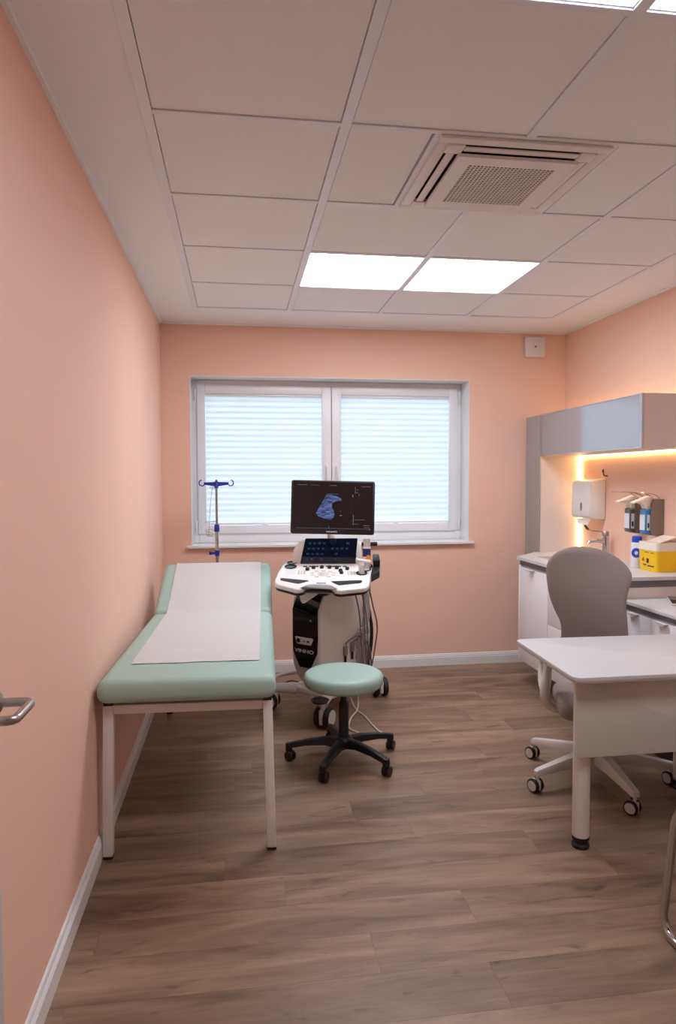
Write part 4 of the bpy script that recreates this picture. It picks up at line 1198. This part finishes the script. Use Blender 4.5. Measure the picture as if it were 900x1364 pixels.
# ------------------------------------------------------------------ office chair
oc = thing('office_chair', 'taupe office chair with pale grey arms and base behind the white desk', 'office chair', (1.70, 3.05, 0), 0)
for k, a in enumerate((123, 193, 268, 343, 52)):
    a = R(a)
    mx = Matrix.Rotation(a, 4, 'Z')
    b = MB()
    rows_ = []
    for (x, z, hw, hh) in [(0.02, 0.128, 0.034, 0.034), (0.14, 0.122, 0.028, 0.026), (0.27, 0.106, 0.022, 0.018), (0.345, 0.096, 0.019, 0.014), (0.358, 0.093, 0.014, 0.010)]:
        rows_.append([(x, -hw, z - hh), (x, -hw, z + hh * 0.5), (x, -hw * 0.7, z + hh), (x, hw * 0.7, z + hh), (x, hw, z + hh * 0.5), (x, hw, z - hh), (x, -hw, z - hh)])
    b.grid(rows_, mx=mx)
    bmesh.ops.remove_doubles(b.bm, verts=b.bm.verts, dist=1e-5)
    bmesh.ops.holes_fill(b.bm, edges=[e for e in b.bm.edges if e.is_boundary])
    bmesh.ops.recalc_face_normals(b.bm, faces=b.bm.faces)
    b.build('base_arm', M['greyp'], oc, sharp=40)
    caster(oc, (0.345 * math.cos(a), 0.345 * math.sin(a)), [R(25), R(25), R(35), R(15), R(60)][k] + math.pi * 0, 0.032, M['greyp'], M['greyp'], M['rubber'], 0.085)
b = MB(); b.lathe([(0, 0.09), (0.042, 0.09), (0.045, 0.16), (0.032, 0.17), (0.030, 0.30), (0, 0.30)], 24); b.build('column', M['greyp'], oc)
fd = Vector((-math.sin(R(20)), -math.cos(R(20)), 0))      # facing
rd = Vector((math.cos(R(20)), -math.sin(R(20)), 0))       # to the viewer's right
def cp(r_, f_, z):
    return rd * r_ + fd * f_ + Vector((0, 0, z))
b = MB(); b.box((0, 0, 0.325), (0.20, 0.26, 0.06), 0.02, 3, mx=Matrix.Rotation(R(-20), 4, 'Z')); b.build('mechanism', M['dgrey'], oc)
b = MB(); b.prism(rounded(rect(-0.195, -0.24, 0.195, 0.21), 0.09, 6), 0.355, 0.420, 0.022, 4, mx=frame_mx((0, 0, 0), rd, -fd)); b.build('seat', M['fabric'], oc, sharp=60)
bo = [(-0.150, -0.33), (-0.148, -0.22), (-0.147, -0.111), (-0.18, -0.035), (-0.208, 0.042), (-0.222, 0.139), (-0.217, 0.208), (-0.183, 0.253), (-0.117, 0.284), (-0.043, 0.295), (0.041, 0.286), (0.123, 0.254), (0.177, 0.212), (0.204, 0.165), (0.201, 0.121), (0.182, 0.054), (0.175, -0.013), (0.180, -0.089), (0.185, -0.2), (0.180, -0.33)]
_s = smooth_pts([(x, y, 0) for x, y in bo], 5)
TOPI = max(range(len(_s)), key=lambda i: _s[i].y)
bo = [(p.x, p.y) for p in _s]
# curved backrest: clip outline per height into a bowed, padded sheet
def edge_x(v, side):
    pts = bo[:TOPI + 1] if side < 0 else bo[TOPI:][::-1]
    for (xa, va), (xb, vb) in zip(pts, pts[1:]):
        if va <= v <= vb:
            return xa + (xb - xa) * (v - va) / (vb - va)
    return pts[-1][0]
bc = Vector((1.83, 3.38, 0.8)) - Vector((1.70, 3.05, 0))
vv = Vector((0, 0, 1)) * math.cos(R(8)) - fd * math.sin(R(8))
def bpoint(u, v, off):
    bow = 0.055 * (u / 0.2) ** 2 + 0.035 * math.sin((v + 0.33) / 0.62 * math.pi * 1.3 - 0.4) * 0.8
    return bc + rd * u + vv * v + fd * (bow - 0.03 + off)
N = 14
TOPV = bo[TOPI][1]
vs = [-0.33 + (TOPV - 0.0004 + 0.33) * (1 - (1 - i / 35) ** 1.9) for i in range(36)]
fr, bk = [], []
for v in vs:
    xl, xr = edge_x(v, -1), edge_x(v, 1)
    row_f, row_b = [], []
    for j in range(N + 1):
        s = -math.cos(math.pi * j / N)
        u = (xl + xr) / 2 + (xr - xl) / 2 * s
        e = max(0.0, 1 - s * s) ** 0.5 * min(1, max(0, TOPV - v) / 0.03) ** 0.5
        row_f.append(bpoint(u, v, 0.016 * e)); row_b.append(bpoint(u, v, -0.016 * e))
    fr.append(row_f); bk.append(row_b)
b = MB(); b.grid(fr); b.grid([r[::-1] for r in bk])
bmesh.ops.remove_doubles(b.bm, verts=b.bm.verts, dist=1e-4)
bmesh.ops.holes_fill(b.bm, edges=[e for e in b.bm.edges if e.is_boundary])
bmesh.ops.recalc_face_normals(b.bm, faces=b.bm.faces)
b.build('backrest', M['fabric'], oc, sharp=70)
b = MB(); b.tube(smooth_pts([cp(0, -0.02, 0.32), cp(0, -0.22, 0.33), cp(0.02, -0.34, 0.42), cp(0.02, -0.38, 0.62), cp(0.015, -0.42, 0.80)]), 0.026, 12); b.build('back_spine', M['greyp'], oc)
for s in (-1, 1):
    b = MB()
    b.tube(smooth_pts([cp(s * 0.10, -0.02, 0.335), cp(s * 0.195, 0.0, 0.342), cp(s * 0.243, 0.02, 0.40), cp(s * 0.235, 0.0, 0.50), cp(s * 0.225, -0.02, 0.61)]), [0.020] * 6 + [0.022] * 6 + [0.024] * 6 + [0.021] * 7, 14)
    b.tube(smooth_pts([cp(s * 0.24, 0.02, 0.38), cp(s * 0.255, -0.09, 0.44), cp(s * 0.25, -0.14, 0.52), cp(s * 0.23, -0.10, 0.60)]), 0.013, 10)
    ar = b.build('armrest', M['greyp'], oc)
    b = MB(); b.prism(rounded(rect(-0.04, -0.15, 0.04, 0.10), 0.03, 5), 0.615, 0.640, 0.008, 3, mx=frame_mx(cp(s * 0.225, 0.03, 0) , rd, -fd)); b.build('arm_pad', M['dgrey'], ar)

# ------------------------------------------------------------------ visitor chair (only a chrome runner is in view)
t = thing('visitor_chair', 'chrome cantilever visitor chair at the right edge, only its curved tube leg in view', 'chair', (1.325, 1.93, 0))
b = MB()
W = 0.52
path = [(0, -0.50, 0.88), (0, -0.44, 0.46), (0, -0.03, 0.455), (0.005, 0.04, 0.0125), (0.03, -0.50, 0.0125), (W - 0.03, -0.50, 0.0125), (W - 0.005, 0.04, 0.0125), (W, -0.03, 0.455), (W, -0.44, 0.46), (W, -0.50, 0.88)]
b.tube(bend(path, 0.075, 8), 0.0125, 14); b.build('tube_frame', M['chrome'], t)
b = MB(); b.span((0.014, -0.44, 0.462), (W - 0.014, -0.02, 0.512), 0.02, 3); b.build('seat', M['dgrey'], t)
b = MB(); b.span((0.014, -0.515, 0.58), (W - 0.014, -0.465, 0.87), 0.02, 3); b.build('backrest', M['dgrey'], t)
